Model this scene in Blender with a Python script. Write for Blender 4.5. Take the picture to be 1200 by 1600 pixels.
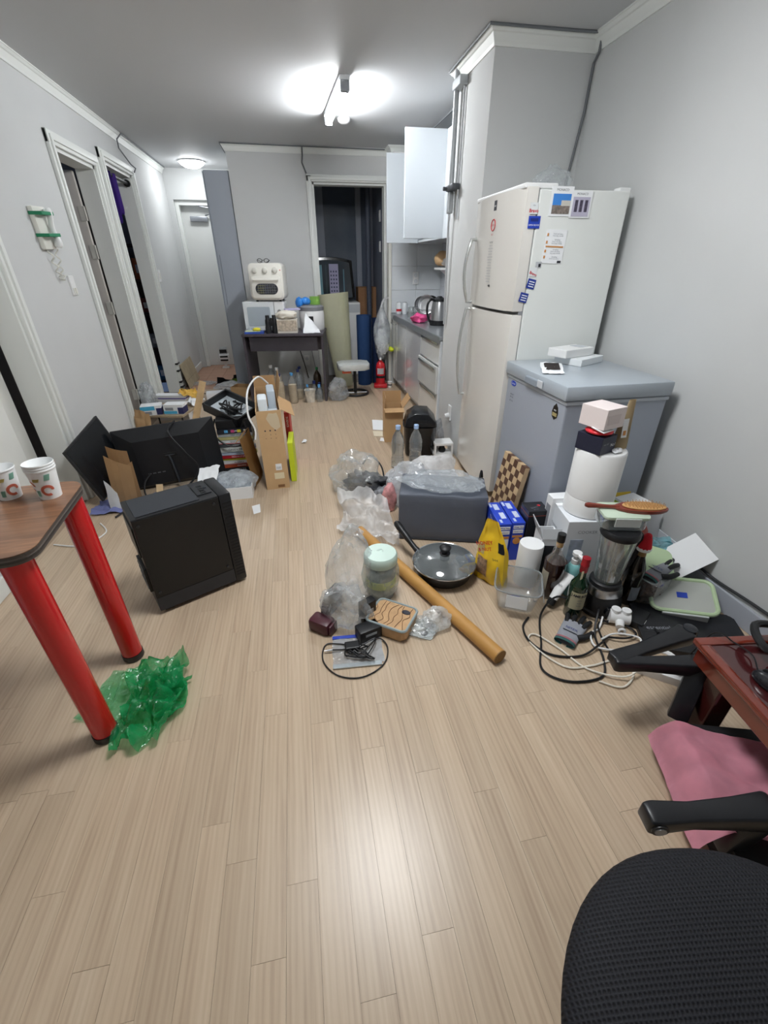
import bpy, bmesh, math, random
from mathutils import Vector, Matrix, noise as mn
from math import pi, sin, cos, radians, atan2, sqrt
for _o in list(bpy.data.objects): bpy.data.objects.remove(_o)
S = bpy.context.scene
COL = S.collection
# ---------------------------------------------------------------- camera
YAW, PITCH, ROLL, FPX, CAMH = radians(10.6), radians(29.83), radians(0.24), 674.0, 1.35
_f = Vector((sin(YAW)*cos(PITCH), cos(YAW)*cos(PITCH), -sin(PITCH)))
_r = Vector((cos(YAW), -sin(YAW), 0)); _d = _f.cross(_r)
_r2 = cos(ROLL)*_r + sin(ROLL)*_d; _d2 = -sin(ROLL)*_r + cos(ROLL)*_d
cam = bpy.data.cameras.new('camera'); camo = bpy.data.objects.new('camera', cam); COL.objects.link(camo)
cam.sensor_fit = 'VERTICAL'; cam.sensor_height = 24.0; cam.lens = FPX/1600*24.0
cam.clip_start = 0.02; cam.clip_end = 60
_m = Matrix.Identity(4)
for i in range(3):
    _m[i][0] = _r2[i]; _m[i][1] = -_d2[i]; _m[i][2] = -_f[i]
_m[2][3] = CAMH
camo.matrix_world = _m
S.camera = camo
# ---------------------------------------------------------------- world, exposure
W = bpy.data.worlds.new('world'); S.world = W; W.use_nodes = True
W.node_tree.nodes['Background'].inputs[0].default_value = (0.10, 0.14, 0.24, 1)
W.node_tree.nodes['Background'].inputs[1].default_value = 0.25
S.view_settings.view_transform = 'Standard'; S.view_settings.look = 'None'
S.view_settings.gamma = 1; S.view_settings.use_curve_mapping = False
S.view_settings.exposure = 1.22
LAMP_MAIN, LAMP_TUBE, LAMP_ENTRY = 19.5, 35.0, 18.0      # emission of the three ceiling lamps
COOL = (0.965, 0.985, 1.0)
# ---------------------------------------------------------------- materials
def hx(h):
    h = h.lstrip('#'); c = [int(h[i:i+2], 16)/255 for i in (0, 2, 4)]
    return tuple((v/12.92 if v <= .04045 else ((v+.055)/1.055)**2.4) for v in c)
MATS = {}
def M(name, col='#888888', rough=.5, metal=0., spec=.5, bump=0., bs=60., var=0., vs=8., alpha=1., trans=0., emit=0., coat=0., ior=1.45, sub=0.):
    if name in MATS: return MATS[name]
    c = hx(col) if isinstance(col, str) else col
    m = bpy.data.materials.new(name); m.use_nodes = True
    nt = m.node_tree; b = nt.nodes['Principled BSDF']; I = b.inputs
    I['Base Color'].default_value = (*c, 1); I['Roughness'].default_value = rough
    I['Metallic'].default_value = metal; I['Specular IOR Level'].default_value = spec
    I['Alpha'].default_value = alpha; I['Transmission Weight'].default_value = trans
    I['Coat Weight'].default_value = coat; I['Coat Roughness'].default_value = .08; I['IOR'].default_value = ior
    if emit:
        I['Emission Color'].default_value = (*c, 1); I['Emission Strength'].default_value = emit
    tc = nt.nodes.new('ShaderNodeTexCoord')
    if var:
        n = nt.nodes.new('ShaderNodeTexNoise'); n.inputs['Scale'].default_value = vs; n.inputs['Detail'].default_value = 5
        nt.links.new(tc.outputs['Object'], n.inputs['Vector'])
        r = nt.nodes.new('ShaderNodeMapRange'); r.inputs[1].default_value = .3; r.inputs[2].default_value = .7
        r.inputs[3].default_value = 1-var; r.inputs[4].default_value = 1+var
        nt.links.new(n.outputs['Fac'], r.inputs[0])
        x = nt.nodes.new('ShaderNodeVectorMath'); x.operation = 'SCALE'; x.inputs[0].default_value = c
        nt.links.new(r.outputs[0], x.inputs['Scale']); nt.links.new(x.outputs[0], I['Base Color'])
    if bump:
        n = nt.nodes.new('ShaderNodeTexNoise'); n.inputs['Scale'].default_value = bs; n.inputs['Detail'].default_value = 3
        nt.links.new(tc.outputs['Object'], n.inputs['Vector'])
        bp = nt.nodes.new('ShaderNodeBump'); bp.inputs['Strength'].default_value = bump; bp.inputs['Distance'].default_value = .01
        nt.links.new(n.outputs['Fac'], bp.inputs['Height']); nt.links.new(bp.outputs[0], I['Normal'])
    MATS[name] = m
    return m
def film(name, col='#e8eef2', alpha=.22, rough=.12, bs=35.):
    """thin crinkled plastic film: clear sheet with sharp reflections and a little haze"""
    if name in MATS: return MATS[name]
    m = bpy.data.materials.new(name); m.use_nodes = True; nt = m.node_tree; N = nt.nodes; L = nt.links
    N.remove(N['Principled BSDF']); out = N['Material Output']
    tc = N.new('ShaderNodeTexCoord'); n = N.new('ShaderNodeTexNoise'); n.inputs['Scale'].default_value = bs; n.inputs['Detail'].default_value = 3
    L.new(tc.outputs['Object'], n.inputs['Vector'])
    bp = N.new('ShaderNodeBump'); bp.inputs['Strength'].default_value = .9; bp.inputs['Distance'].default_value = .012; L.new(n.outputs['Fac'], bp.inputs['Height'])
    tr = N.new('ShaderNodeBsdfTransparent'); gl = N.new('ShaderNodeBsdfGlossy'); gl.inputs['Roughness'].default_value = rough
    c = hx(col); mxc = max(c); tr.inputs[0].default_value = (*[.55+.44*(v/mxc) for v in c], 1)
    L.new(bp.outputs[0], gl.inputs['Normal'])
    lw = N.new('ShaderNodeLayerWeight'); lw.inputs['Blend'].default_value = .35; L.new(bp.outputs[0], lw.inputs['Normal'])
    mr = N.new('ShaderNodeMapRange'); mr.inputs[3].default_value = .09; mr.inputs[4].default_value = .42; L.new(lw.outputs['Facing'], mr.inputs[0])
    m1 = N.new('ShaderNodeMixShader'); L.new(mr.outputs[0], m1.inputs[0]); L.new(tr.outputs[0], m1.inputs[1]); L.new(gl.outputs[0], m1.inputs[2])
    di = N.new('ShaderNodeBsdfDiffuse'); cb_ = [min(1, v*1.12) for v in c]; di.inputs[0].default_value = (*cb_, 1); tl = N.new('ShaderNodeBsdfTranslucent'); tl.inputs[0].default_value = (*c, 1)
    m2 = N.new('ShaderNodeMixShader'); m2.inputs[0].default_value = .5; L.new(di.outputs[0], m2.inputs[1]); L.new(tl.outputs[0], m2.inputs[2])
    n2 = N.new('ShaderNodeTexNoise'); n2.inputs['Scale'].default_value = bs*.4; n2.inputs['Detail'].default_value = 4; L.new(tc.outputs['Object'], n2.inputs['Vector'])
    r2 = N.new('ShaderNodeMapRange'); r2.inputs[1].default_value = .35; r2.inputs[2].default_value = .68; r2.inputs[3].default_value = alpha*.55; r2.inputs[4].default_value = min(1, alpha*1.35)
    L.new(n2.outputs['Fac'], r2.inputs[0])
    m3 = N.new('ShaderNodeMixShader'); L.new(r2.outputs[0], m3.inputs[0]); L.new(m1.outputs[0], m3.inputs[1]); L.new(m2.outputs[0], m3.inputs[2])
    L.new(m3.outputs[0], out.inputs['Surface']); MATS[name] = m
    return m
def glass(name, col='#e6eeee', alpha=.12, rough=.03):
    """thin clear wall: reflections by angle, a trace of tint"""
    if name in MATS: return MATS[name]
    m = bpy.data.materials.new(name); m.use_nodes = True; nt = m.node_tree; N = nt.nodes; L = nt.links
    N.remove(N['Principled BSDF']); out = N['Material Output']; c = hx(col)
    tr = N.new('ShaderNodeBsdfTransparent'); k = 1-.35*alpha; tr.inputs[0].default_value = (*[k*(.75+.25*v) for v in c], 1)
    gl = N.new('ShaderNodeBsdfGlossy'); gl.inputs['Roughness'].default_value = rough
    lw = N.new('ShaderNodeLayerWeight'); lw.inputs['Blend'].default_value = .3
    mr = N.new('ShaderNodeMapRange'); mr.inputs[3].default_value = .05; mr.inputs[4].default_value = .75; L.new(lw.outputs['Facing'], mr.inputs[0])
    m1 = N.new('ShaderNodeMixShader'); L.new(mr.outputs[0], m1.inputs[0]); L.new(tr.outputs[0], m1.inputs[1]); L.new(gl.outputs[0], m1.inputs[2])
    di = N.new('ShaderNodeBsdfDiffuse'); di.inputs[0].default_value = (*c, 1)
    m3 = N.new('ShaderNodeMixShader'); m3.inputs[0].default_value = alpha*.7; L.new(m1.outputs[0], m3.inputs[1]); L.new(di.outputs[0], m3.inputs[2])
    L.new(m3.outputs[0], out.inputs['Surface']); MATS[name] = m
    return m
# ---------------------------------------------------------------- mesh helpers
class B:
    def __init__(s): s.bm = bmesh.new()
    def _x(s, vs, mat):
        if mat is not None: bmesh.ops.transform(s.bm, matrix=mat, verts=vs)
        return s
    def box(s, x0, x1, y0, y1, z0, z1, mat=None, bev=0.):
        g = bmesh.ops.create_cube(s.bm, size=1); vs = g['verts']
        for v in vs: v.co = Vector(((x0+x1)/2+v.co.x*(x1-x0), (y0+y1)/2+v.co.y*(y1-y0), (z0+z1)/2+v.co.z*(z1-z0)))
        if mat is not None: bmesh.ops.transform(s.bm, matrix=mat, verts=vs)
        if bev:
            es = list({e for v in vs for e in v.link_edges})
            bmesh.ops.bevel(s.bm, geom=es, offset=bev, segments=2, affect='EDGES', profile=.5)
        return s
    def cyl(s, p0, p1, r0, r1=None, n=20, caps=True):
        p0 = Vector(p0); p1 = Vector(p1); r1 = r0 if r1 is None else r1
        d = p1-p0; q = d.to_track_quat('Z', 'Y').to_matrix()
        a = [s.bm.verts.new(p0+q@Vector((r0*cos(2*pi*i/n), r0*sin(2*pi*i/n), 0))) for i in range(n)]
        b = [s.bm.verts.new(p1+q@Vector((r1*cos(2*pi*i/n), r1*sin(2*pi*i/n), 0))) for i in range(n)]
        for i in range(n): s.bm.faces.new((a[i], a[(i+1) % n], b[(i+1) % n], b[i]))
        if caps: s.bm.faces.new(a[::-1]); s.bm.faces.new(b)
        return s
    def lathe(s, prof, n=28, c=(0, 0, 0), sx=1, sy=1, sq=0., mat=None):
        """prof: (r, z) from bottom to top; sq>0 squares the section"""
        rings = []; vs = []
        for r, z in prof:
            ring = []
            for i in range(n):
                t = 2*pi*i/n; ct, st = cos(t), sin(t)
                k = 1.0
                if sq: k = (abs(ct)**(2+6*sq)+abs(st)**(2+6*sq))**(-1/(2+6*sq))
                v = s.bm.verts.new((c[0]+r*k*ct*sx, c[1]+r*k*st*sy, c[2]+z)); ring.append(v); vs.append(v)
            rings.append(ring)
        for a, b in zip(rings, rings[1:]):
            for i in range(n): s.bm.faces.new((a[i], a[(i+1) % n], b[(i+1) % n], b[i]))
        if prof[0][0] > 1e-5: s.bm.faces.new(rings[0][::-1])
        if prof[-1][0] > 1e-5: s.bm.faces.new(rings[-1])
        return s._x(vs, mat)
    def tube(s, pts, r, n=8, closed=False, caps=True):
        pts = [Vector(p) for p in pts]; N = len(pts); rings = []; up = Vector((0, 0, 1)); pn = None
        for i, p in enumerate(pts):
            a = pts[(i-1) % N] if (closed or i) else p; b = pts[(i+1) % N] if (closed or i < N-1) else p
            t = (b-a).normalized()
            nn = (pn - t*pn.dot(t)) if pn is not None else t.cross(up if abs(t.z) < .9 else Vector((1, 0, 0)))
            if nn.length < 1e-6: nn = t.cross(Vector((1, 0, 0)))
            nn.normalize(); pn = nn; bb = t.cross(nn)
            rr = r[i] if isinstance(r, (list, tuple)) else r
            rings.append([s.bm.verts.new(p+nn*rr*cos(2*pi*k/n)+bb*rr*sin(2*pi*k/n)) for k in range(n)])
        rg = list(zip(rings, rings[1:]))+([(rings[-1], rings[0])] if closed else [])
        for a, b in rg:
            for k in range(n): s.bm.faces.new((a[k], a[(k+1) % n], b[(k+1) % n], b[k]))
        if caps and not closed: s.bm.faces.new(rings[0][::-1]); s.bm.faces.new(rings[-1])
        return s
    def prism(s, pts, z0, z1, mat=None, bev=0.):
        a = [s.bm.verts.new((p[0], p[1], z0)) for p in pts]; b = [s.bm.verts.new((p[0], p[1], z1)) for p in pts]
        n = len(pts); fs = [s.bm.faces.new(a[::-1]), s.bm.faces.new(b)]
        for i in range(n): fs.append(s.bm.faces.new((a[i], a[(i+1) % n], b[(i+1) % n], b[i])))
        if mat is not None: bmesh.ops.transform(s.bm, matrix=mat, verts=a+b)
        if bev:
            es = list({e for f in fs[:2] for e in f.edges}); bmesh.ops.bevel(s.bm, geom=es, offset=bev, segments=2, affect='EDGES', profile=.5)
        return s
    def sheet(s, fn, nu, nv, th=0.0, closed_u=False):
        g = [[s.bm.verts.new(fn(i/(nu if closed_u else nu-1), j/(nv-1))) for j in range(nv)] for i in range(nu)]
        fs = []
        for i in range(nu if closed_u else nu-1):
            for j in range(nv-1): fs.append(s.bm.faces.new((g[i][j], g[(i+1) % nu][j], g[(i+1) % nu][j+1], g[i][j+1])))
        if th: bmesh.ops.solidify(s.bm, geom=fs, thickness=th)
        return s
    def quad(s, *p):
        s.bm.faces.new([s.bm.verts.new(q) for q in p]); return s
    def mk(s, name, mat, parent=None, smooth=False, loc=(0, 0, 0), rot=(0, 0, 0), angle=.7):
        bmesh.ops.recalc_face_normals(s.bm, faces=s.bm.faces[:])
        me = bpy.data.meshes.new(name); s.bm.to_mesh(me); s.bm.free()
        me.materials.append(mat)
        if smooth:
            for p in me.polygons: p.use_smooth = True
            try: me.set_sharp_from_angle(angle=angle)
            except Exception: pass
        o = bpy.data.objects.new(name, me); COL.objects.link(o)
        o.location = loc; o.rotation_euler = rot
        if parent is not None: o.parent = parent
        return o
def rrect(x0, x1, y0, y1, r, n=5):
    out = []
    for cx, cy, a in ((x1-r, y1-r, 0), (x0+r, y1-r, 90), (x0+r, y0+r, 180), (x1-r, y0+r, 270)):
        for i in range(n+1):
            t = radians(a+90*i/n); out.append((cx+r*cos(t), cy+r*sin(t)))
    return out
def RX(a): return Matrix.Rotation(a, 4, 'X')
def RY(a): return Matrix.Rotation(a, 4, 'Y')
def RZ(a): return Matrix.Rotation(a, 4, 'Z')
def T(*p): return Matrix.Translation(p if len(p) == 3 else p[0])
def spline(pts, n=8, closed=False):
    P = [Vector(p) for p in pts]; N = len(P); out = []
    for i in range(N if closed else N-1):
        if closed: a, b, c, d = P[(i-1) % N], P[i], P[(i+1) % N], P[(i+2) % N]
        else: a, b, c, d = P[max(i-1, 0)], P[i], P[i+1], P[min(i+2, N-1)]
        for k in range(n):
            t = k/n; out.append(.5*((2*b)+(c-a)*t+(2*a-5*b+4*c-d)*t*t+(3*b-a-3*c+d)*t**3))
    if not closed: out.append(P[-1])
    return out
def thing(name, label, cat, loc=(0, 0, 0), rz=0., group=None, rot=None):
    o = bpy.data.objects.new(name, None); COL.objects.link(o); o.empty_display_size = .05
    o.location = loc; o.rotation_euler = rot or (0, 0, rz); o['label'] = label; o['category'] = cat
    if group: o['group'] = group
    return o
def tag(o, label, cat, group=None, kind=None):
    o['label'] = label; o['category'] = cat
    if group: o['group'] = group
    if kind: o['kind'] = kind
    return o
def struct(o, label=None):
    o['kind'] = 'structure'
    if label: o['label'] = label
    return o
def copy_tree(o, parent=None):
    c = o.copy(); COL.objects.link(c); c.parent = parent
    for ch in [k for k in ALLCH(o)]: copy_tree(ch, c)
    return c
def ALLCH(o): return [k for k in bpy.data.objects if k.parent == o]
def text(body, size, mat, parent, loc, rot, name='lettering', bold=0., align='CENTER', sx=1.):
    c = bpy.data.curves.new('t', 'FONT'); c.body = body; c.size = size; c.align_x = align; c.align_y = 'CENTER'; c.offset = bold
    c.resolution_u = 2
    t = bpy.data.objects.new('t', c); COL.objects.link(t)
    me = bpy.data.meshes.new_from_object(t); bpy.data.objects.remove(t)
    if sx != 1.:
        for v in me.vertices: v.co.x *= sx
    me.materials.clear(); me.materials.append(mat)
    o = bpy.data.objects.new(name, me); COL.objects.link(o); o.location = loc; o.rotation_euler = rot
    if parent is not None: o.parent = parent
    return o
def blob(sx, sy, sz, seed, amp=.22, fr=3., sub=4, flat=True, neck=0., ridge=.6, facet=0.):
    """crumpled bag of half-sizes sx, sy and height sz standing on z=0"""
    b = B(); bmesh.ops.create_icosphere(b.bm, subdivisions=sub, radius=1)
    off = Vector((seed*7.31, seed*3.17, seed*1.93)); rg = random.Random(int(seed*97)+5)
    cells = [Vector((rg.gauss(0, 1), rg.gauss(0, 1), rg.gauss(0, 1))).normalized() for _ in range(34)]; hs = [rg.uniform(-1, 1) for _ in cells]
    for v in b.bm.verts:
        d = v.co.normalized(); p = d*fr+off
        n1 = mn.noise(p*.6)
        if facet:
            # distance to the two nearest cell seeds gives sharp folds between flat panels
            ds = sorted((((d-c).length, h) for c, h in zip(cells, hs)))[:2]; e = min(1, (ds[1][0]-ds[0][0])*3.2)
            n2 = 1-abs(mn.noise(p*1.7+off))*2.4
            k = 1+amp*(n1*1.1+ds[0][1]*.28*e+(1-e)*.22+n2*.25+.18*mn.noise(p*5))
        else:
            n2 = 1-abs(mn.noise(p*2.1+off))*2; n3 = 1-abs(mn.noise(p*4.3))*2
            k = 1+amp*(mn.noise(p)*1.3+ridge*n2*.6+ridge*n3*.35)
        q = d*k
        if neck and q.z > 0:
            t = min(1, max(0, (q.z-.25)/.75)); w = 1-neck*t; q.x *= w; q.y *= w
        v.co = Vector((q.x*sx, q.y*sy, (q.z*.5+.42)*sz))
        if flat and v.co.z < .002: v.co.z = .002+.001*abs(n2)
    return b
FILMS = ('film', 'bag', 'clear', 'wrap')
def bagobj(name, label, cat, loc, size, mat, seed, rz=0, **k):
    isf = 'Principled BSDF' not in mat.node_tree.nodes
    if isf: k['sub'] = max(4, k.get('sub', 4)); k['facet'] = 1.
    return tag(blob(*size, seed, **k).mk(name, mat, None, True, loc, (0, 0, rz), angle=.45 if isf else 1.2), label, cat)
def crumpled(name, mat, parent, pts, seed, amp=.02, n=26, loc=(0,0,0), th=.0):
    """crumpled sheet spanning four corner points (p00,p10,p11,p01)"""
    p = [Vector(q) for q in pts]; off = Vector((seed*3.7, seed*1.3, seed*9.1))
    def fn(u, v):
        q = p[0]*(1-u)*(1-v)+p[1]*u*(1-v)+p[2]*u*v+p[3]*(1-u)*v
        w = Vector((u*3, v*3, 0))+off
        h = abs(mn.noise(w))*1.6+.6*abs(mn.noise(w*2.3))+.3*abs(mn.noise(w*5))
        q = q+Vector((mn.noise(w+Vector((9, 0, 0)))*amp*.8, mn.noise(w+Vector((0, 9, 0)))*amp*.8, h*amp)); return q
    b = B(); b.sheet(fn, n, n, th); return b.mk(name, mat, parent, True, loc, angle=1.2)
# ---------------------------------------------------------------- the room
XL, XR, CE, YB = -1.469, 1.752, 2.414, 5.80
wallm = M('wall_paint', '#cbcdcd', .75, var=.02, vs=2, bump=.02, bs=180)
ceilm = M('ceiling_paper', '#c9cbcd', .65, bump=.05, bs=120)
trimw = M('trim_white', '#e3e6e3', .45)
doorw = M('door_white', '#e6e7e2', .4, var=.02, vs=5)
darkgap = M('dark_gap', '#17181a', .9)
def wall(name, boxes, mat=None):
    b = B()
    for q in boxes: b.box(*q)
    return struct(b.mk(name, mat or wallm))
L2 = XL-.12
wall('wall_left', [(L2, XL, -1.3, 2.05, 0, CE), (L2, XL, 2.05, 2.87, 2.03, CE), (L2, XL, 2.87, 4.0, 0, CE), (L2, XL, 4.0, 4.71, 2.04, CE),
     (L2, XL, 4.71, 4.95, 0, CE), (L2, XL, 4.95, 5.72, 2.12, CE), (L2, XL, 5.72, 7.5, 0, CE)])
wall('wall_right', [(XR, XR+.12, -1.3, 5.92, 0, CE)])
wall('wall_near', [(XL, XR, -1.42, -1.3, 0, CE)])
wall('wall_back', [(-.53, .313, YB, YB+.12, 0, CE), (.313, 1.12, YB, YB+.12, 2.12, CE), (1.12, XR, YB, YB+.12, 0, CE)])
wall('wall_kitchen_end', [(1.15, XR, 5.62, YB, 0, CE)])
wall('wall_column', [(1.17, XR, 3.02, 3.6, 0, CE)])
wall('wall_entry', [(XL, -1.40, 7.22, 7.5, 0, CE), (-1.40, -.5, 7.22, 7.5, 2.09, CE)])
wall('wall_entry_side', [(-.53, -.41, YB+.12, 7.5, 0, CE)])
struct(B().box(XL-.12, XR+.12, -1.42, 7.6, CE, CE+.1).mk('ceiling', ceilm))
# rooms behind the doors on the left, and the balcony behind the back wall
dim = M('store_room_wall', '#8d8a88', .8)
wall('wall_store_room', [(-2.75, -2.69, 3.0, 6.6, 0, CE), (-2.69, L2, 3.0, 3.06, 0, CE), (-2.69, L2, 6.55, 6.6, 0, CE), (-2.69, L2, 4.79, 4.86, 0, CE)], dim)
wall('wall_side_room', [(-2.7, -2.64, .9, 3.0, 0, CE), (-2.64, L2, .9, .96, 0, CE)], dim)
balc = M('balcony_paint', '#7d8596', .8, var=.05, vs=3)
wall('wall_balcony', [(-.2, -.1, YB+.12, 7.1, 0, CE), (1.16, 1.26, YB+.12, 7.1, 0, CE), (-.1, 1.16, 7.0, 7.1, 0, .62), (-.1, 1.16, 7.0, 7.1, 2.3, CE)], balc)
# ---- floor: strip planks
def floor_mat():
    m = bpy.data.materials.new('oak_strip'); m.use_nodes = True; nt = m.node_tree; N = nt.nodes; L = nt.links
    b = N['Principled BSDF']; tc = N.new('ShaderNodeTexCoord'); oi = N.new('ShaderNodeObjectInfo'); at = N.new('ShaderNodeAttribute'); at.attribute_name = 'plank_id'
    rnd = N.new('ShaderNodeMath'); rnd.operation = 'ADD'; L.new(oi.outputs['Random'], rnd.inputs[0]); L.new(at.outputs['Fac'], rnd.inputs[1])
    fr = N.new('ShaderNodeMath'); fr.operation = 'FRACT'; L.new(rnd.outputs[0], fr.inputs[0])
    of = N.new('ShaderNodeMath'); of.operation = 'MULTIPLY'; of.inputs[1].default_value = 37.; L.new(fr.outputs[0], of.inputs[0])
    cb = N.new('ShaderNodeCombineXYZ'); L.new(of.outputs[0], cb.inputs[0]); L.new(of.outputs[0], cb.inputs[1]); L.new(of.outputs[0], cb.inputs[2])
    ad = N.new('ShaderNodeVectorMath'); L.new(tc.outputs['Object'], ad.inputs[0]); L.new(cb.outputs[0], ad.inputs[1])
    mp = N.new('ShaderNodeMapping'); mp.inputs['Scale'].default_value = (38, 1.6, 1); L.new(ad.outputs[0], mp.inputs[0])
    n1 = N.new('ShaderNodeTexNoise'); n1.inputs['Scale'].default_value = 1.; n1.inputs['Detail'].default_value = 6; n1.inputs['Roughness'].default_value = .62; L.new(mp.outputs[0], n1.inputs[0])
    mp3 = N.new('ShaderNodeMapping'); mp3.inputs['Scale'].default_value = (190, 7, 1); L.new(ad.outputs[0], mp3.inputs[0])
    n3 = N.new('ShaderNodeTexNoise'); n3.inputs['Detail'].default_value = 3; n3.inputs['Scale'].default_value = 1.; L.new(mp3.outputs[0], n3.inputs[0])
    mp2 = N.new('ShaderNodeMapping'); mp2.inputs['Scale'].default_value = (13, .9, 1); L.new(ad.outputs[0], mp2.inputs[0])
    w = N.new('ShaderNodeTexWave'); w.wave_type = 'RINGS'; w.rings_direction = 'Z'; w.inputs['Scale'].default_value = 1.6; w.inputs['Distortion'].default_value = 5.; w.inputs['Detail'].default_value = 2; w.inputs['Detail Scale'].default_value = 1.2
    L.new(mp2.outputs[0], w.inputs[0])
    cr = N.new('ShaderNodeValToRGB'); e = cr.color_ramp.elements
    e[0].position = .25; e[0].color = (*hx('#a68f78'), 1); e[1].position = .72; e[1].color = (*hx('#cab79f'), 1)
    q = cr.color_ramp.elements.new(.5); q.color = (*hx('#bea990'), 1)
    mx = N.new('ShaderNodeMix'); mx.data_type = 'FLOAT'; mx.inputs[0].default_value = .14; L.new(n1.outputs['Fac'], mx.inputs[2]); L.new(w.outputs['Fac'], mx.inputs[3])
    mx2 = N.new('ShaderNodeMix'); mx2.data_type = 'FLOAT'; mx2.inputs[0].default_value = .22; L.new(mx.outputs[0], mx2.inputs[2]); L.new(n3.outputs['Fac'], mx2.inputs[3])
    L.new(mx2.outputs[0], cr.inputs[0])
    vr = N.new('ShaderNodeMapRange'); vr.inputs[3].default_value = .94; vr.inputs[4].default_value = 1.06; L.new(fr.outputs[0], vr.inputs[0])
    sc = N.new('ShaderNodeVectorMath'); sc.operation = 'SCALE'; L.new(cr.outputs[0], sc.inputs[0]); L.new(vr.outputs[0], sc.inputs['Scale'])
    L.new(sc.outputs[0], b.inputs['Base Color'])
    b.inputs['Roughness'].default_value = .32; b.inputs['Specular IOR Level'].default_value = .5
    bp = N.new('ShaderNodeBump'); bp.inputs['Strength'].default_value = .12; bp.inputs['Distance'].default_value = .002; L.new(mx2.outputs[0], bp.inputs['Height']); L.new(bp.outputs[0], b.inputs['Normal'])
    return m
fm = floor_mat()
FL = struct(B().box(-2.75, XR+.1, -1.42, 5.78, -.06, -.005).mk('floor', M('floor_joint', '#a08c78', .7)))
PW = .0772; rnd = random.Random(4); far = []; pmesh = {}
def plank_mesh(l):
    if l not in pmesh:
        b = B(); b.box(.0003, PW-.0003, .0003, l-.0003, -.005, 0); bmesh.ops.recalc_face_normals(b.bm, faces=b.bm.faces[:])
        me = bpy.data.meshes.new('plank'); b.bm.to_mesh(me); b.bm.free(); me.materials.append(fm); pmesh[l] = me
    return pmesh[l]
nx = int((XR-XL)/PW)+1; nplank = 0
for i in range(nx):
    x = XL+i*PW; y = -1.3-rnd.random()*.8
    if x+PW > XR+.05: continue
    while y < 5.77:
        l = rnd.choice((.62, .74, .86))
        y1 = y+l
        if y1 > 5.78: l = round(5.78-y, 3); y1 = y+l
        vis = y1 > .25 and y < 4.05 and not (x < -.75-y1*.08 and y1 < 1.2) and not (x > 1.2 and y > 1.6) and not (x > .55 and y1 < .75) and not (x < -.6 and y1 < .55)
        if vis and nplank < 298 and l in (.62, .74, .86):
            o = bpy.data.objects.new('plank', plank_mesh(l)); COL.objects.link(o); o.location = (x, y, 0); o.parent = FL; nplank += 1
        elif l > .02: far.append((x, y, l))
        y = y1
b = B(); ids = []
for x, y, l in far:
    b.box(x+.0005, x+PW-.0005, y+.0005, y+l-.0005, -.005, 0); ids += [rnd.random()]*6
fo = b.mk('plank_field', fm, FL); fo['kind'] = 'stuff'
a_ = fo.data.attributes.new('plank_id', 'FLOAT', 'FACE')
for k, v in enumerate(ids): a_.data[k].value = v
# store room and side room floors, entry tiles, balcony floor
EF = struct(B().box(XL-.02, -.41, 5.78, 7.5, -.06, -.012).mk('floor_entry', M('tile_joint', '#8f7a6d', .8)))
tm = M('terracotta_tile', '#b08a74', .45, var=.10, vs=6)
tb = B().box(.002, .196, .002, .196, -.012, -.004); te = tb.mk('tile', tm, EF, loc=(XL, 5.78, 0)); 
for i in range(6):
    for j in range(8):
        if i or j:
            o = te.copy(); COL.objects.link(o); o.location = (XL+i*.198, 5.78+j*.198, 0)
struct(B().box(-.1, 1.16, 5.78, 7.0, -.06, -.006).mk('floor_balcony', M('balcony_tile', '#8a8178', .6, var=.1)))
# ---- doors, frames and trims
def casing(name, y0, y1, z1, w=.075, d=.025, bot=0.):
    b = B()
    for a, c in ((y0-w, y0), (y1, y1+w)):
        b.box(XL, XL+d, a, c, bot, z1+w, bev=.005); b.box(XL, XL+d+.012, a+w*.3, c-w*.3, bot, z1+w*.7, bev=.004)
    b.box(XL, XL+d+.002, y0-w, y1+w, z1, z1+w, bev=.005); b.box(XL, XL+d+.013, y0-w*.6, y1+w*.6, z1+w*.3, z1+w*.7, bev=.004)
    # lining of the opening
    b.box(L2-.01, XL+.004, y0, y0+.022, bot, z1); b.box(L2-.01, XL+.004, y1-.022, y1, bot, z1); b.box(L2-.01, XL+.004, y0, y1, z1-.022, z1)
    return struct(b.mk(name, trimw, None, True))
casing('trim_1', 2.05, 2.87, 2.03); casing('trim_2', 4.0, 4.71, 2.04); casing('trim_3', 4.95, 5.72, 2.12)
# nearest door: leaf a little ajar inside its frame
d0 = struct(B().box(-.02, .02, -.765, 0, .012, 2.0, bev=.003).mk('door_1', doorw, None, True, (L2-.055, 2.80, 0), (0, 0, radians(-4))))
for z0, z1 in ((.16, .78), (.92, 1.86)):
    B().prism(rrect(-.66, -.10, z0, z1, .02), 0, .008, Matrix(((0, 0, 1, .02), (1, 0, 0, 0), (0, 1, 0, 0), (0, 0, 0, 1))), bev=.004).mk('door_panel', doorw, d0, True)
B().cyl((.02, -.70, .98), (.075, -.70, .98), .012).cyl((.06, -.70, .98), (.085, -.70, .98), .028).mk('door_knob', M('brushed_steel', '#b5b6b8', .3, 1.), d0, True)
# second door: leaf opened right back into the room, hinges showing
d1 = struct(B().box(-.66, 0, -.018, .018, .012, 2.0, bev=.002).mk('door_2', M('door_grey_white', '#b9b4ae', .5), None, True, (L2-.02, 4.655, 0)))
for z in (.25, 1.02, 1.45, 1.72):
    B().cyl((.012, -.016, z-.05), (.012, -.016, z+.05), .008).box(-.03, .02, -.022, -.018, z-.05, z+.05).mk('hinge', M('hinge_cream', '#d3d1c8', .5), d1, True)
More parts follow.
